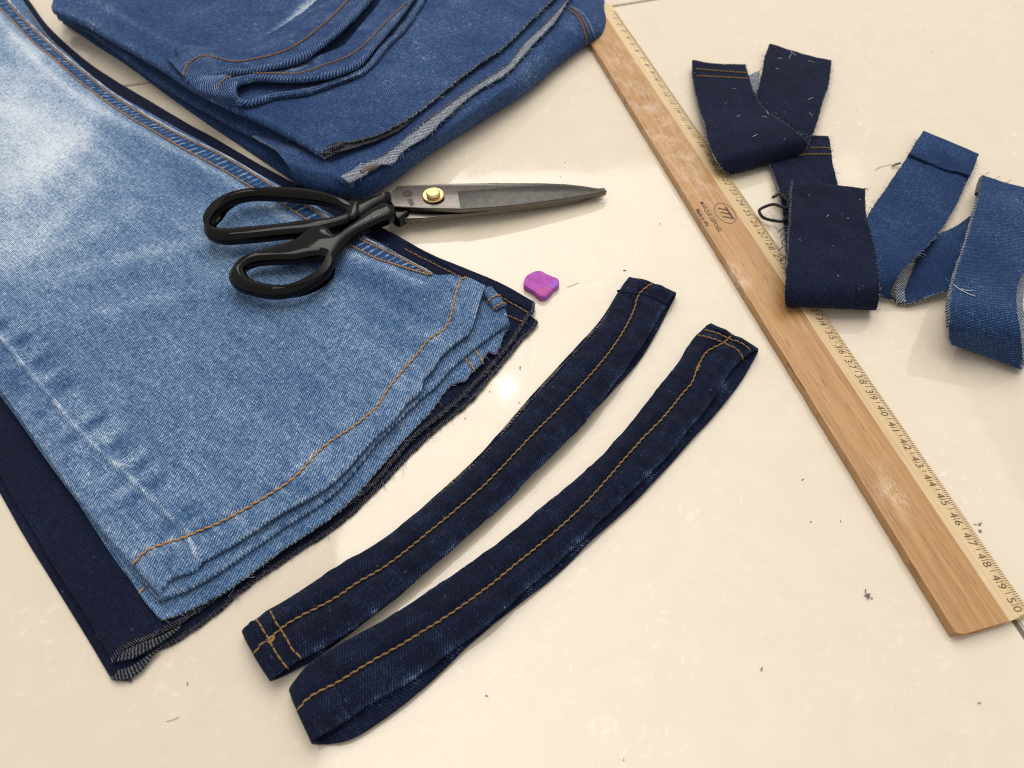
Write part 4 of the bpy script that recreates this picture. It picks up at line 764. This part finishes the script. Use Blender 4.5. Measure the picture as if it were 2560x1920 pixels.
# ------------------------------------------------------------------ cut hem bands: flattened rings of denim
def ring(name, top_rows, bot_rows, n, m, seed, root, mat, u0, amp=0.0008):
    """rows across the band; each row runs along the top ply, round the end fold, and back along the bottom ply"""
    R_ = []
    for t, b_ in zip(top_rows, bot_rows):
        T_ = crv(Wp(t), 26); B_ = crv(Wp(b_), 26); R_.append(crv(np.vstack([T_, B_[::-1]]), n, True))
    R_ = np.stack(R_, 1); G = np.stack([crv(q, m) for q in R_], 0)
    s = np.linspace(0, 1, n)[:, None] * np.ones((1, m)); X, Y = G[..., 0], G[..., 1]
    G = G + np.stack([0*X, 0*X, amp*(1.6*vnoise(X*45 + Y*70, Y*20 - X*10, seed) + 1.0*vnoise((X + Y)*150, (X - Y)*45, seed+1))], -1)
    G = np.concatenate([G, G[:1]], 0); return G
def band_thing(label, lo, up, st, blo, bup, seed, cat='denim strip'):
    root = thing('hem_band', label, cat, W(*lo[len(lo)//2]), 'cut hem bands on the tile'); n, m = 520, 40
    z = 7.6
    upR = [(u, v, z - 1.6) for u, v in up]; loR = [(u, v, z - 0.6) for u, v in lo]
    stw = [(u, v, z) for u, v in st]
    q1 = crv(np.array(up, float), 22); q2 = crv(np.array(st, float), 22); q3 = crv(np.array(lo, float), 22)
    rowA = [(u, v, z - 2.4) for u, v in q1]; rowB = [(*(0.55*a + 0.45*b_), z + 0.35) for a, b_ in zip(q1, q2)]; rowC = [(u, v, z - 0.1) for u, v in q2]
    rowD = [(*(0.5*a + 0.5*b_), z + 0.5) for a, b_ in zip(q2, q3)]; rowE = [(u, v, z - 0.9) for u, v in q3]
    b1 = crv(np.array(bup, float), 22); b3 = crv(np.array(blo, float), 22)
    bots = [[(*(a*(1-t) + b_*t), 1.3) for a, b_ in zip(b1, b3)] for t in (0, 0.25, 0.5, 0.75, 1)]
    G = ring('band', [rowA, rowB, rowC, rowD, rowE], bots, n, m, seed, root, D_STRIP, seed*0.1)
    k_ = n // 2 + 6; top_ = G[:k_]; ds = dist_poly(top_, crv(Wp([(u, v, z) for u, v in st]), 80)); X, Y = top_[..., 0], top_[..., 1]
    h_ = -0.0010*np.exp(-(ds/0.0016)**2) + 0.0005*np.exp(-((ds - 0.0045)/0.002)**2) + 0.0026*vnoise((X + Y)*115, (X - Y)*16, seed+8)*np.exp(-((ds - 0.006)/0.006)**2) + 0.0009*vnoise((X + Y)*260, (X - Y)*70, seed+9)
    h_ *= np.clip(np.minimum(np.arange(k_), k_ - 1 - np.arange(k_)) / 14.0, 0, 1)[:, None]; G[:k_, :, 2] += h_
    def fd(P):
        d = np.minimum(dist_poly(P, crv(Wp(rowE), 60)), dist_poly(P, crv(Wp(rowA), 60)) + 0.0012); X, Y = P[..., 0], P[..., 1]; d2 = dist_poly(P, crv(Wp([(u, v, 6) for u, v in st]), 60))
        return 0.36*np.exp(-(d/0.0024)**2)*(0.6 + vnoise((X+Y)*150, (X-Y)*60, seed)) + 0.16*vnoise((X+Y)*115, (X-Y)*22, seed+4)*np.clip(d2/0.008, 0.2, 1) + 0.12*np.exp(-((d2 - 0.0055)/0.003)**2)*(0.4 + vnoise((X+Y)*120, (X-Y)*50, seed+2)) + 0.1*vnoise(X*230, Y*230, seed+5)
    sheet('band', G, [D_STRIP, D_NAVY], root, thick=0.0014, fade=fd, u0=seed*0.1, part=n//3)
    return root, G, Surf(G[:n//2 + 10])
s1_up = [(605, 1578), (619, 1560), (640, 1546), (673, 1526), (700, 1508), (754, 1478), (827, 1423), (881, 1393), (971, 1339), (1062, 1267), (1122, 1218), (1212, 1140), (1303, 1037), (1375, 959), (1453, 875), (1506, 809), (1527, 771), (1538, 743), (1543, 728), (1553, 711), (1572, 693)]
s1_lo = [(676, 1704), (690, 1690), (705, 1680), (717, 1671), (754, 1650), (811, 1616), (873, 1580), (967, 1510), (1062, 1432), (1152, 1354), (1253, 1264), (1354, 1164), (1438, 1081), (1512, 994), (1562, 926), (1618, 847), (1635, 822), (1653, 784), (1668, 760), (1686, 742), (1689, 732)]
s1_st = [(634, 1636), (654, 1612), (676, 1596), (704, 1571), (748, 1543), (798, 1518), (842, 1493), (898, 1455), (952, 1424), (1008, 1383), (1062, 1339), (1212, 1212), (1333, 1086), (1423, 995), (1514, 893), (1556, 833), (1586, 772), (1598, 736), (1612, 722), (1634, 708)]
s1_blo = [(688, 1702), (725, 1686), (775, 1654), (885, 1578), (1000, 1488), (1152, 1350), (1250, 1258), (1348, 1162), (1438, 1078), (1516, 994), (1572, 936), (1628, 856), (1655, 806), (1680, 758), (1690, 738)]
s1_bup = [(609, 1586), (640, 1552), (700, 1514), (827, 1430), (971, 1342), (1120, 1214), (1208, 1132), (1296, 1030), (1366, 952), (1444, 868), (1502, 803), (1528, 766), (1545, 728), (1572, 696)]
b1_, G1, SB1 = band_thing('cut navy hem band nearest the pale jeans, with crossed stitching at its lower left end', s1_lo, s1_up, s1_st, s1_blo, s1_bup, 71)
stitch('stitch_row', SB1.line(s1_st, 420, 0.05), T_TAN, b1_, 0.0034, 0.00048, 'chain')
for pts in ([(640, 1546), (654, 1568), (667, 1590), (679, 1612), (695, 1640), (719, 1670)], [(675, 1526), (688, 1552), (701, 1571), (713, 1590), (729, 1621), (753, 1646)]):
    stitch('stitch_row', SB1.line(pts, 80, 0.15), T_TAN, b1_, 0.0035, 0.00042, 'dash')
rg = SB1.line([(628, 1556), (645, 1588), (661, 1620), (684, 1660), (702, 1684)], 50, 0.0); tube('seam_ridge', rg, 0.0011, D_STRIP, b1_, seg=10, flat=0.6)
rg = SB1.line([(1543, 727), (1580, 732), (1612, 736), (1640, 744), (1666, 760)], 50, 0.0); tube('seam_ridge', rg, 0.0008, D_STRIP, b1_, seg=10, flat=0.6)
bt = SB1.line([(671, 1602), (676, 1594), (684, 1592), (680, 1602), (670, 1606)], 40, 0.7); tube('bar_tack', bt, 0.0007, T_TAN, b1_, seg=6)
E = Wp([(u - 2, v - 2, 2.6) for u, v in crv(np.array(s1_bup[3:12], float), 300)]); I = np.gradient(E, axis=0); I = np.stack([I[:, 1], -I[:, 0], 0*I[:, 0]], 1); I /= np.linalg.norm(I, axis=1, keepdims=True)
if I[150] @ (W(1250, 1180) - W(1180, 1130)) < 0: I = -I
overlock('overlock_thread', E, I, T_WHITE, b1_, width=0.0020, r=0.00028, pitch=0.0008)
s2_up = [(722, 1724), (732, 1698), (748, 1681), (779, 1656), (820, 1630), (881, 1592), (971, 1544), (1062, 1484), (1152, 1423), (1212, 1381), (1303, 1309), (1393, 1236), (1484, 1158), (1562, 1074), (1615, 1009), (1638, 979), (1658, 951), (1691, 913), (1719, 863), (1744, 837), (1759, 820), (1776, 808)]
s2_lo = [(778, 1858), (792, 1850), (826, 1831), (861, 1799), (883, 1786), (936, 1756), (1014, 1710), (1060, 1680), (1122, 1632), (1212, 1570), (1303, 1485), (1393, 1408), (1460, 1345), (1526, 1279), (1604, 1206), (1664, 1146), (1721, 1075), (1762, 1027), (1805, 964), (1825, 928), (1846, 906), (1872, 886), (1892, 872)]
s2_st = [(743, 1778), (764, 1753), (795, 1731), (842, 1708), (873, 1689), (936, 1650), (999, 1615), (1060, 1577), (1122, 1538), (1212, 1474), (1303, 1400), (1393, 1325), (1472, 1250), (1544, 1168), (1604, 1100), (1664, 1038), (1713, 977), (1729, 959), (1743, 920), (1767, 881), (1809, 857), (1832, 836)]
s2_blo = [(800, 1862), (842, 1862), (905, 1834), (967, 1794), (1060, 1722), (1182, 1606), (1272, 1532), (1393, 1436), (1484, 1348), (1574, 1268), (1664, 1174), (1755, 1072), (1795, 1030), (1830, 984), (1876, 918), (1889, 896), (1896, 877)]
s2_bup = [(726, 1730), (748, 1690), (820, 1640), (971, 1550), (1152, 1430), (1303, 1315), (1484, 1164), (1615, 1014), (1691, 918), (1744, 842), (1778, 812)]
b2_, G2, SB2 = band_thing('cut navy hem band nearest the ruler, with two stitch rows across its upper right end', s2_lo, s2_up, s2_st, s2_blo, s2_bup, 83)
stitch('stitch_row', SB2.line(s2_st, 460, 0.05), T_TAN, b2_, 0.0034, 0.00048, 'chain')
for pts in ([(1759, 825), (1795, 835), (1820, 847), (1856, 860), (1876, 876)], [(1742, 838), (1780, 847), (1818, 862), (1848, 880), (1858, 896)]):
    stitch('stitch_row', SB2.line(pts, 80, 0.15), T_TAN, b2_, 0.0033, 0.00042, 'dash')
tube('seam_ridge', SB2.line([(820, 1640), (836, 1680), (846, 1712), (862, 1750), (882, 1788)], 50, 0.0), 0.0007, D_STRIP, b2_, seg=10, flat=0.6)
tube('seam_ridge', SB2.line([(1766, 815), (1800, 826), (1830, 842), (1866, 860), (1884, 874)], 50, 0.0), 0.0009, D_STRIP, b2_, seg=10, flat=0.6)
tube('bar_tack', SB2.line([(1744, 908), (1748, 914), (1742, 922), (1747, 928)], 30, 0.5), 0.0007, T_TAN, b2_, seg=6)

# ------------------------------------------------------------------ offcuts beside the ruler
def ribbon(L_, R_, n, m, seed, amp=0.0009, arch=0.0):
    A = crv(Wp(L_), n); B = crv(Wp(R_), n); t = np.linspace(0, 1, m)[None, :, None]; G = A[:, None]*(1-t) + B[:, None]*t
    X, Y = G[..., 0], G[..., 1]; G[..., 2] += arch*4*(t*(1-t))[..., 0]
    G = G + normals(G) * (amp*(1.5*vnoise(X*45, Y*45, seed) + 0.8*vnoise(X*130, Y*130, seed+1) + 0.5*vnoise(X*260 + Y*90, Y*60, seed+2)))[..., None]
    return frayed(frayed(G, 'j0', 0.0005, seed), 'j1', 0.0005, seed+5)
GRP = 'denim offcuts beside the ruler'
def lint_on(S, root, pts, mat=T_PALE):
    lst = []
    for (u, v, du, dv) in pts:
        a, b_ = S.at(u - du, v - dv, 0.35), S.at(u + du, v + dv, 0.35); c_ = S.at(u + dv*0.12, v - du*0.12, 0.45); lst.append((crv(np.array([a, c_, b_]), 6), 0.00013 + 0.0001*random.random()))
    o = tubes('lint', lst, mat, root); o['kind'] = 'stuff'
ro = thing('denim_offcut', 'navy denim offcut folded into a V, flecked with white lint', 'fabric scrap', W(1890, 280), GRP)
gB = ribbon([(1925, 170, 1.2), (1932, 128, 1.5), (1929, 112, 4), (1914, 136, 6.5), (1905, 182, 7), (1892, 233, 7), (1880, 290, 6), (1890, 350, 4)], [(2068, 200, 1.2), (2076, 170, 1.5), (2078, 157, 4), (2076, 178, 6.5), (2073, 205, 7), (2057, 254, 8), (2040, 313, 8), (2018, 368, 6)], 160, 50, 101)
gA = ribbon([(1752, 230, 1), (1738, 172, 1.2), (1734, 157, 4), (1732, 195, 7.5), (1744, 250, 9), (1761, 310, 12), (1778, 372, 15), (1796, 405, 14), (1812, 427, 9), (1829, 438, 4), (1838, 428, 1.2), (1820, 360, 1)], [(1880, 235, 1), (1864, 182, 1.2), (1862, 167, 4), (1871, 190, 7.5), (1896, 246, 10), (1935, 290, 13), (1985, 322, 15), (2012, 346, 14), (2022, 362, 10), (2005, 385, 4), (1990, 380, 1.2), (1960, 330, 1)], 240, 60, 103)
fdN = lambda P: 0.10*vnoise(P[..., 0]*80, P[..., 1]*80, 41) + 0.0
sheet('folded_band', [gB, gA], [D_NAVY, D_IN], ro, thick=0.001, fade=fdN)
SN = Surf(gA, gB)
for g_ in (gA, gB):
    for e_ in ('j0', 'j1'): E, I = edge_in(g_, e_); fringe(E, I, ro, T_FRAY, 60, 0.0018)
for pts in ([(1740, 173), (1800, 178), (1866, 183)], [(1741, 190), (1800, 193), (1870, 197)]): stitch('stitch_row', SN.line(pts, 60, 0.2), T_RUST, ro, 0.0026, 0.0004, 'dash')
lint_on(SN, ro, [(1981, 133, 9, 6), (1976, 140, 4, -6), (1950, 146, 5, -1), (2027, 154, 8, 2), (1943, 172, 4, 1), (2026, 247, 6, -3), (2027, 286, 4, 4), (1911, 292, 6, 1), (1846, 290, 4, -2), (1888, 339, 6, -3), (1836, 222, 4, 0), (1918, 281, 3, 5)])
E, I = edge_in(gA, 'j1'); overlock('overlock_thread', E[90:205], I[90:205], T_EDGE, ro, pitch=0.0016, width=0.0008, r=0.0002)
sheet('inside_ply', ribbon([(1868, 190, 3), (1882, 225, 3), (1890, 240, 3)], [(1900, 176, 4), (1894, 210, 4), (1892, 236, 4)], 20, 10, 104, 0.0002), [D_IN, D_IN], ro, thick=0.0005)

r2 = thing('denim_offcut', 'navy denim offcut lying across the ruler with a black cord loop', 'fabric scrap', W(2070, 620), GRP)
gU = ribbon([(1930, 330, 2.5), (1905, 362, 3), (1930, 427, 4), (1948, 480, 6.5), (1958, 540, 7), (1964, 610, 7), (1964, 680, 7)], [(2072, 340, 1.5), (2076, 360, 3), (2082, 410, 4), (2095, 467, 5), (2110, 540, 5), (2125, 620, 4), (2130, 680, 3)], 150, 46, 111)
gF = ribbon([(1975, 500, 8), (1977, 468, 9), (1979, 455, 12), (1976, 490, 15), (1974, 524, 16), (1968, 608, 17), (1965, 690, 19), (1963, 725, 18), (1963, 752, 14), (1966, 769, 8.5), (1970, 762, 6.6), (1974, 700, 6.6)], [(2158, 520, 4), (2161, 490, 5), (2162, 476, 9), (2163, 510, 13), (2166, 545, 14), (2183, 608, 15), (2196, 684, 18), (2199, 730, 17), (2196, 758, 12), (2188, 778, 5), (2180, 770, 1.5), (2172, 700, 1)], 230, 60, 113)
sheet('folded_band', [gU, gF], [D_NAVY, D_IN], r2, thick=0.001, fade=fdN, u0=0.2)
SN2 = Surf(gF, gU)
for g_ in (gF, gU):
    for e_ in ('j0', 'j1'): E, I = edge_in(g_, e_); fringe(E, I, r2, T_FRAY, 70, 0.0020)
for pts in ([(2027, 370), (2050, 370), (2075, 371)], [(1996, 388), (2036, 386), (2077, 386)]): stitch('stitch_row', SN2.line(pts, 40, 0.2), T_RUST, r2, 0.0026, 0.0004, 'dash')
lint_on(SN2, r2, [(2069, 540, 2, -3), (2120, 546, 1, 1), (2149, 499, 2, -1), (2000, 600, 1, 1), (2095, 690, 2, 1)])
tube('cord_loop', crv(Wp([(1970, 540, 9), (1958, 552, 7), (1938, 552, 4), (1905, 541, 5), (1898, 528, 6), (1912, 517, 6), (1932, 511, 8), (1952, 516, 10), (1966, 520, 10), (1970, 502, 11), (1962, 494, 11), (1948, 486, 8), (1931, 494, 5)]), 120), 0.0009 * (1 + 0.12*np.sin(np.arange(120)*2.0)), T_BLACK, r2, seg=8)
tubes('frayed_threads', [(crv(Wp([(1968, 500 + 0*i, 9), (1955 - 4*i, 484 + 2*i, 8), (1936 - 5*i + 3*j, 484 + 6*i, 5)]), 10), 0.00018) for i in range(3) for j in range(2)] + [(crv(Wp([(1968, v, 8), (1955, v + 6, 6), (1946 + 5*(k_ % 3), v + 16, 4)]), 8), 0.0003) for k_, v in enumerate((565, 580, 596, 612, 640))], T_EDGE, r2)['kind'] = 'stuff'
E, I = edge_in(gF, 'j0'); overlock('overlock_thread', E[15:150], I[15:150], T_EDGE, r2, pitch=0.0016, width=0.0008, r=0.00022)

r3 = thing('denim_offcut', 'mid blue denim offcut with a folded cuff at its upper end', 'fabric scrap', W(2300, 520), GRP)
g3a = ribbon([(2307, 329, 3.5), (2273, 384, 4), (2220, 463, 6), (2172, 535, 9), (2150, 600, 12), (2152, 670, 13), (2172, 715, 9), (2205, 742, 4), (2222, 750, 1.5)], [(2446, 386, 3.5), (2425, 437, 4), (2399, 495, 5), (2343, 587, 9), (2319, 614, 12), (2279, 654, 15), (2244, 695, 14), (2228, 728, 8), (2236, 752, 2)], 190, 50, 121, arch=0.001)
g3b = ribbon([(2292, 650, 3), (2318, 612, 4.5), (2343, 587, 5), (2379, 571, 6), (2431, 535, 7), (2480, 500, 6)], [(2246, 760, 2), (2271, 758, 3.5), (2319, 742, 5), (2375, 722, 6), (2425, 690, 7), (2480, 650, 6)], 110, 44, 123, arch=0.002)
g3c = ribbon([(2268, 672, 12), (2248, 700, 11), (2240, 730, 8), (2246, 758, 3)], [(2285, 660, 10), (2268, 690, 8), (2262, 722, 6), (2266, 755, 4)], 50, 14, 125, 0.0003)
sheet('folded_band', [g3a, g3b], [D_SCRAP, D_IN], r3, thick=0.0011, fade=lambda P: 0.14*vnoise(P[..., 0]*60, P[..., 1]*60, 44) + blobs(P, [(2340, 680, 90, 60, 0, -0.12)]), u0=0.5)
for g_ in (g3a, g3b):
    for e_ in ('j0', 'j1'): E, I = edge_in(g_, e_); fringe(E, I, r3, T_FRAYB, 70, 0.0020)
sheet('inside_ply', g3c, [D_IN, D_IN], r3, thick=0.0006)
gc = ribbon([(2309, 327, 5.2), (2290, 354, 5.8), (2272, 386, 6)], [(2448, 384, 5.2), (2438, 410, 5.8), (2424, 440, 6)], 40, 60, 127, 0.0004)
sheet('folded_cuff', gc, [D_SCRAP, D_SCRAP], r3, thick=0.0016, fade=lambda P: -0.08 + 0.3*vnoise(P[..., 0]*90, P[..., 1]*90, 45), u0=0.8)
tube('cuff_ridge', crv(Wp([(2273, 384, 6), (2319, 405, 6), (2371, 425, 6), (2400, 430, 6), (2426, 440, 6)]), 60), 0.0008, D_SCRAP, r3, seg=8)
tubes('frayed_threads', [(crv(Wp([(2255, 404, 3), (2235, 410, 1), (2205, 416, 0.6), (2188, 424, 0.5)]), 16), 0.00012), (crv(Wp([(2252, 408, 3), (2238, 412, 2), (2230, 416, 1)]), 10), 0.0006)], T_EDGE, r3)['kind'] = 'stuff'

r4 = thing('denim_offcut', 'mid blue denim offcut looped over itself with pale grey cut edges, rightmost', 'fabric scrap', W(2470, 680), GRP)
g4 = ribbon([(2470, 470, 4), (2464, 446, 6), (2460, 437, 10), (2450, 462, 14), (2446, 491, 16), (2435, 539, 18), (2415, 610, 20), (2395, 666, 23), (2379, 726, 26), (2374, 770, 26), (2372, 815, 20), (2373, 845, 11), (2381, 863, 4), (2390, 855, 1.5), (2400, 800, 1)], [(2640, 520, 4), (2642, 505, 6), (2640, 500, 10), (2625, 530, 14), (2612, 560, 16), (2590, 620, 18), (2560, 680, 21), (2546, 710, 23), (2541, 750, 26), (2545, 800, 26), (2553, 850, 20), (2556, 890, 11), (2553, 922, 4), (2560, 910, 1.5), (2570, 860, 1)], 280, 60, 131, arch=0.0008)
g4b = ribbon([(2450, 455, 8), (2440, 492, 9), (2426, 545, 10), (2406, 615, 11), (2386, 672, 12), (2370, 730, 12), (2364, 775, 10), (2366, 820, 6)], [(2480, 460, 9), (2470, 500, 10), (2455, 550, 11), (2435, 618, 12), (2415, 675, 13), (2400, 735, 13), (2394, 778, 11), (2396, 820, 7)], 120, 16, 133, 0.0004)
g4c = ribbon([(2535, 690, 14), (2532, 740, 14), (2536, 800, 13), (2542, 850, 10), (2540, 905, 5)], [(2580, 650, 14), (2562, 715, 14), (2558, 760, 14), (2566, 810, 12), (2572, 900, 6)], 80, 14, 135, 0.0004)
sheet('looped_band', [g4], [D_SCRAP, D_IN], r4, thick=0.0011, fade=lambda P: 0.04 + 0.16*vnoise(P[..., 0]*60, P[..., 1]*60, 47), u0=1.1)
sheet('inside_ply', [g4b, g4c], [D_IN, D_IN], r4, thick=0.0006)
tube('seam_end', crv(Wp([(2455, 446, 10), (2448, 466, 10), (2444, 486, 10)]), 20), 0.0016, simple('frayed seam end', (0.2, 0.15, 0.12), 0.9, noise=0.8, scale=800, col2=(0.03, 0.035, 0.05)), r4, seg=8)
S4 = Surf(g4)
for e_ in ('j0', 'j1'): E, I = edge_in(g4, e_); fringe(E, I, r4, T_FRAYB, 110, 0.0022)
E, I = edge_in(P3, 'i1'); fringe(E, I, pale, T_FRAYB, 120, 0.0016)
tubes('loose_threads', [(S4.line([(2384, 712), (2400, 724), (2420, 734), (2438, 741)], 16, 0.5), 0.0003), (S4.line([(2402, 722), (2416, 726), (2432, 726)], 12, 0.8), 0.00026)], T_PALE, r4)['kind'] = 'stuff'
tubes('frayed_threads', [(crv(Wp([(2462 + 22*i, 440 + 9*i, 10), (2466 + 30*i, 434 + 9*i, 11), (2474 + 26*i, 431 + 9*i, 11)]), 8), 0.00014) for i in range(3)], T_EDGE, r4)['kind'] = 'stuff'

# ------------------------------------------------------------------ crumbs of lint and thread on the tile
bits = [(1562, 676, 2.0), (1904, 1673, 2.2), (1217, 1739, 1.6), (1301, 920, 2), (1224, 979, 1.3), (1298, 1006, 1.2), (1163, 1046, 1.2), (1413, 406, 1.5), (1401, 440, 1.5), (2102, 1303, 1.6), (2007, 1199, 1.6), (2027, 1305, 1.4), (469, 1709, 1.3), (170, 1412, 1.2), (2448, 1757, 1.5), (2142, 274, 1.5), (2330, 130, 1.2), (1650, 560, 1.3), (1560, 1900, 1.2)]
lst = []
for u, v, s in bits:
    s *= 0.55
    p = W(u, v, 0.3); q = rng.normal(size=3)*0.0005*s; q[2] = 0; lst.append((crv(np.array([p - q, p + rng.normal(size=3)*0.0002*s + [0, 0, 0.0002*s], p + q]), 6), np.array([0.4, 1, 1.1, 1, 0.8, 0.3])*0.00022*s))
for u, v in ((2172, 1488),):
    for _ in range(7):
        p = W(u, v, 0.6); X = p + np.cumsum(rng.normal(size=(6, 3))*0.0004, 0); X[:, 2] = np.abs(X[:, 2] - 0.0006)*0.5 + 0.0004; lst.append((crv(X, 14), 0.00016))
for u, v in ((2444, 1312), (2452, 1328)):
    for _ in range(3):
        p = W(u, v, 0.5); X = p + np.cumsum(rng.normal(size=(4, 3))*0.0004, 0); X[:, 2] = 0.0004; lst.append((crv(X, 8), 0.00014))
lst.append((crv(Wp([(416, 1804, 0.2), (430, 1800, 0.4), (448, 1793, 0.2)]), 12), 0.00008))
lst.append((crv(Wp([(1418, 718, 0.25), (1432, 713, 0.3), (1448, 706, 0.25)]), 14), 0.00010))
lst.append((crv(Wp([(2444, 616, 0.2), (2500, 640, 0.3), (2560, 656, 0.2)]), 14), 0.00006))
lo = tubes('lint_crumbs', lst, simple('grey blue lint', (0.10, 0.10, 0.12), 0.95, noise=0.5, scale=1500, col2=(0.2, 0.19, 0.18)))
lo['kind'] = 'stuff'; lo['label'] = 'scattered crumbs of lint and thread on the cream tiles'
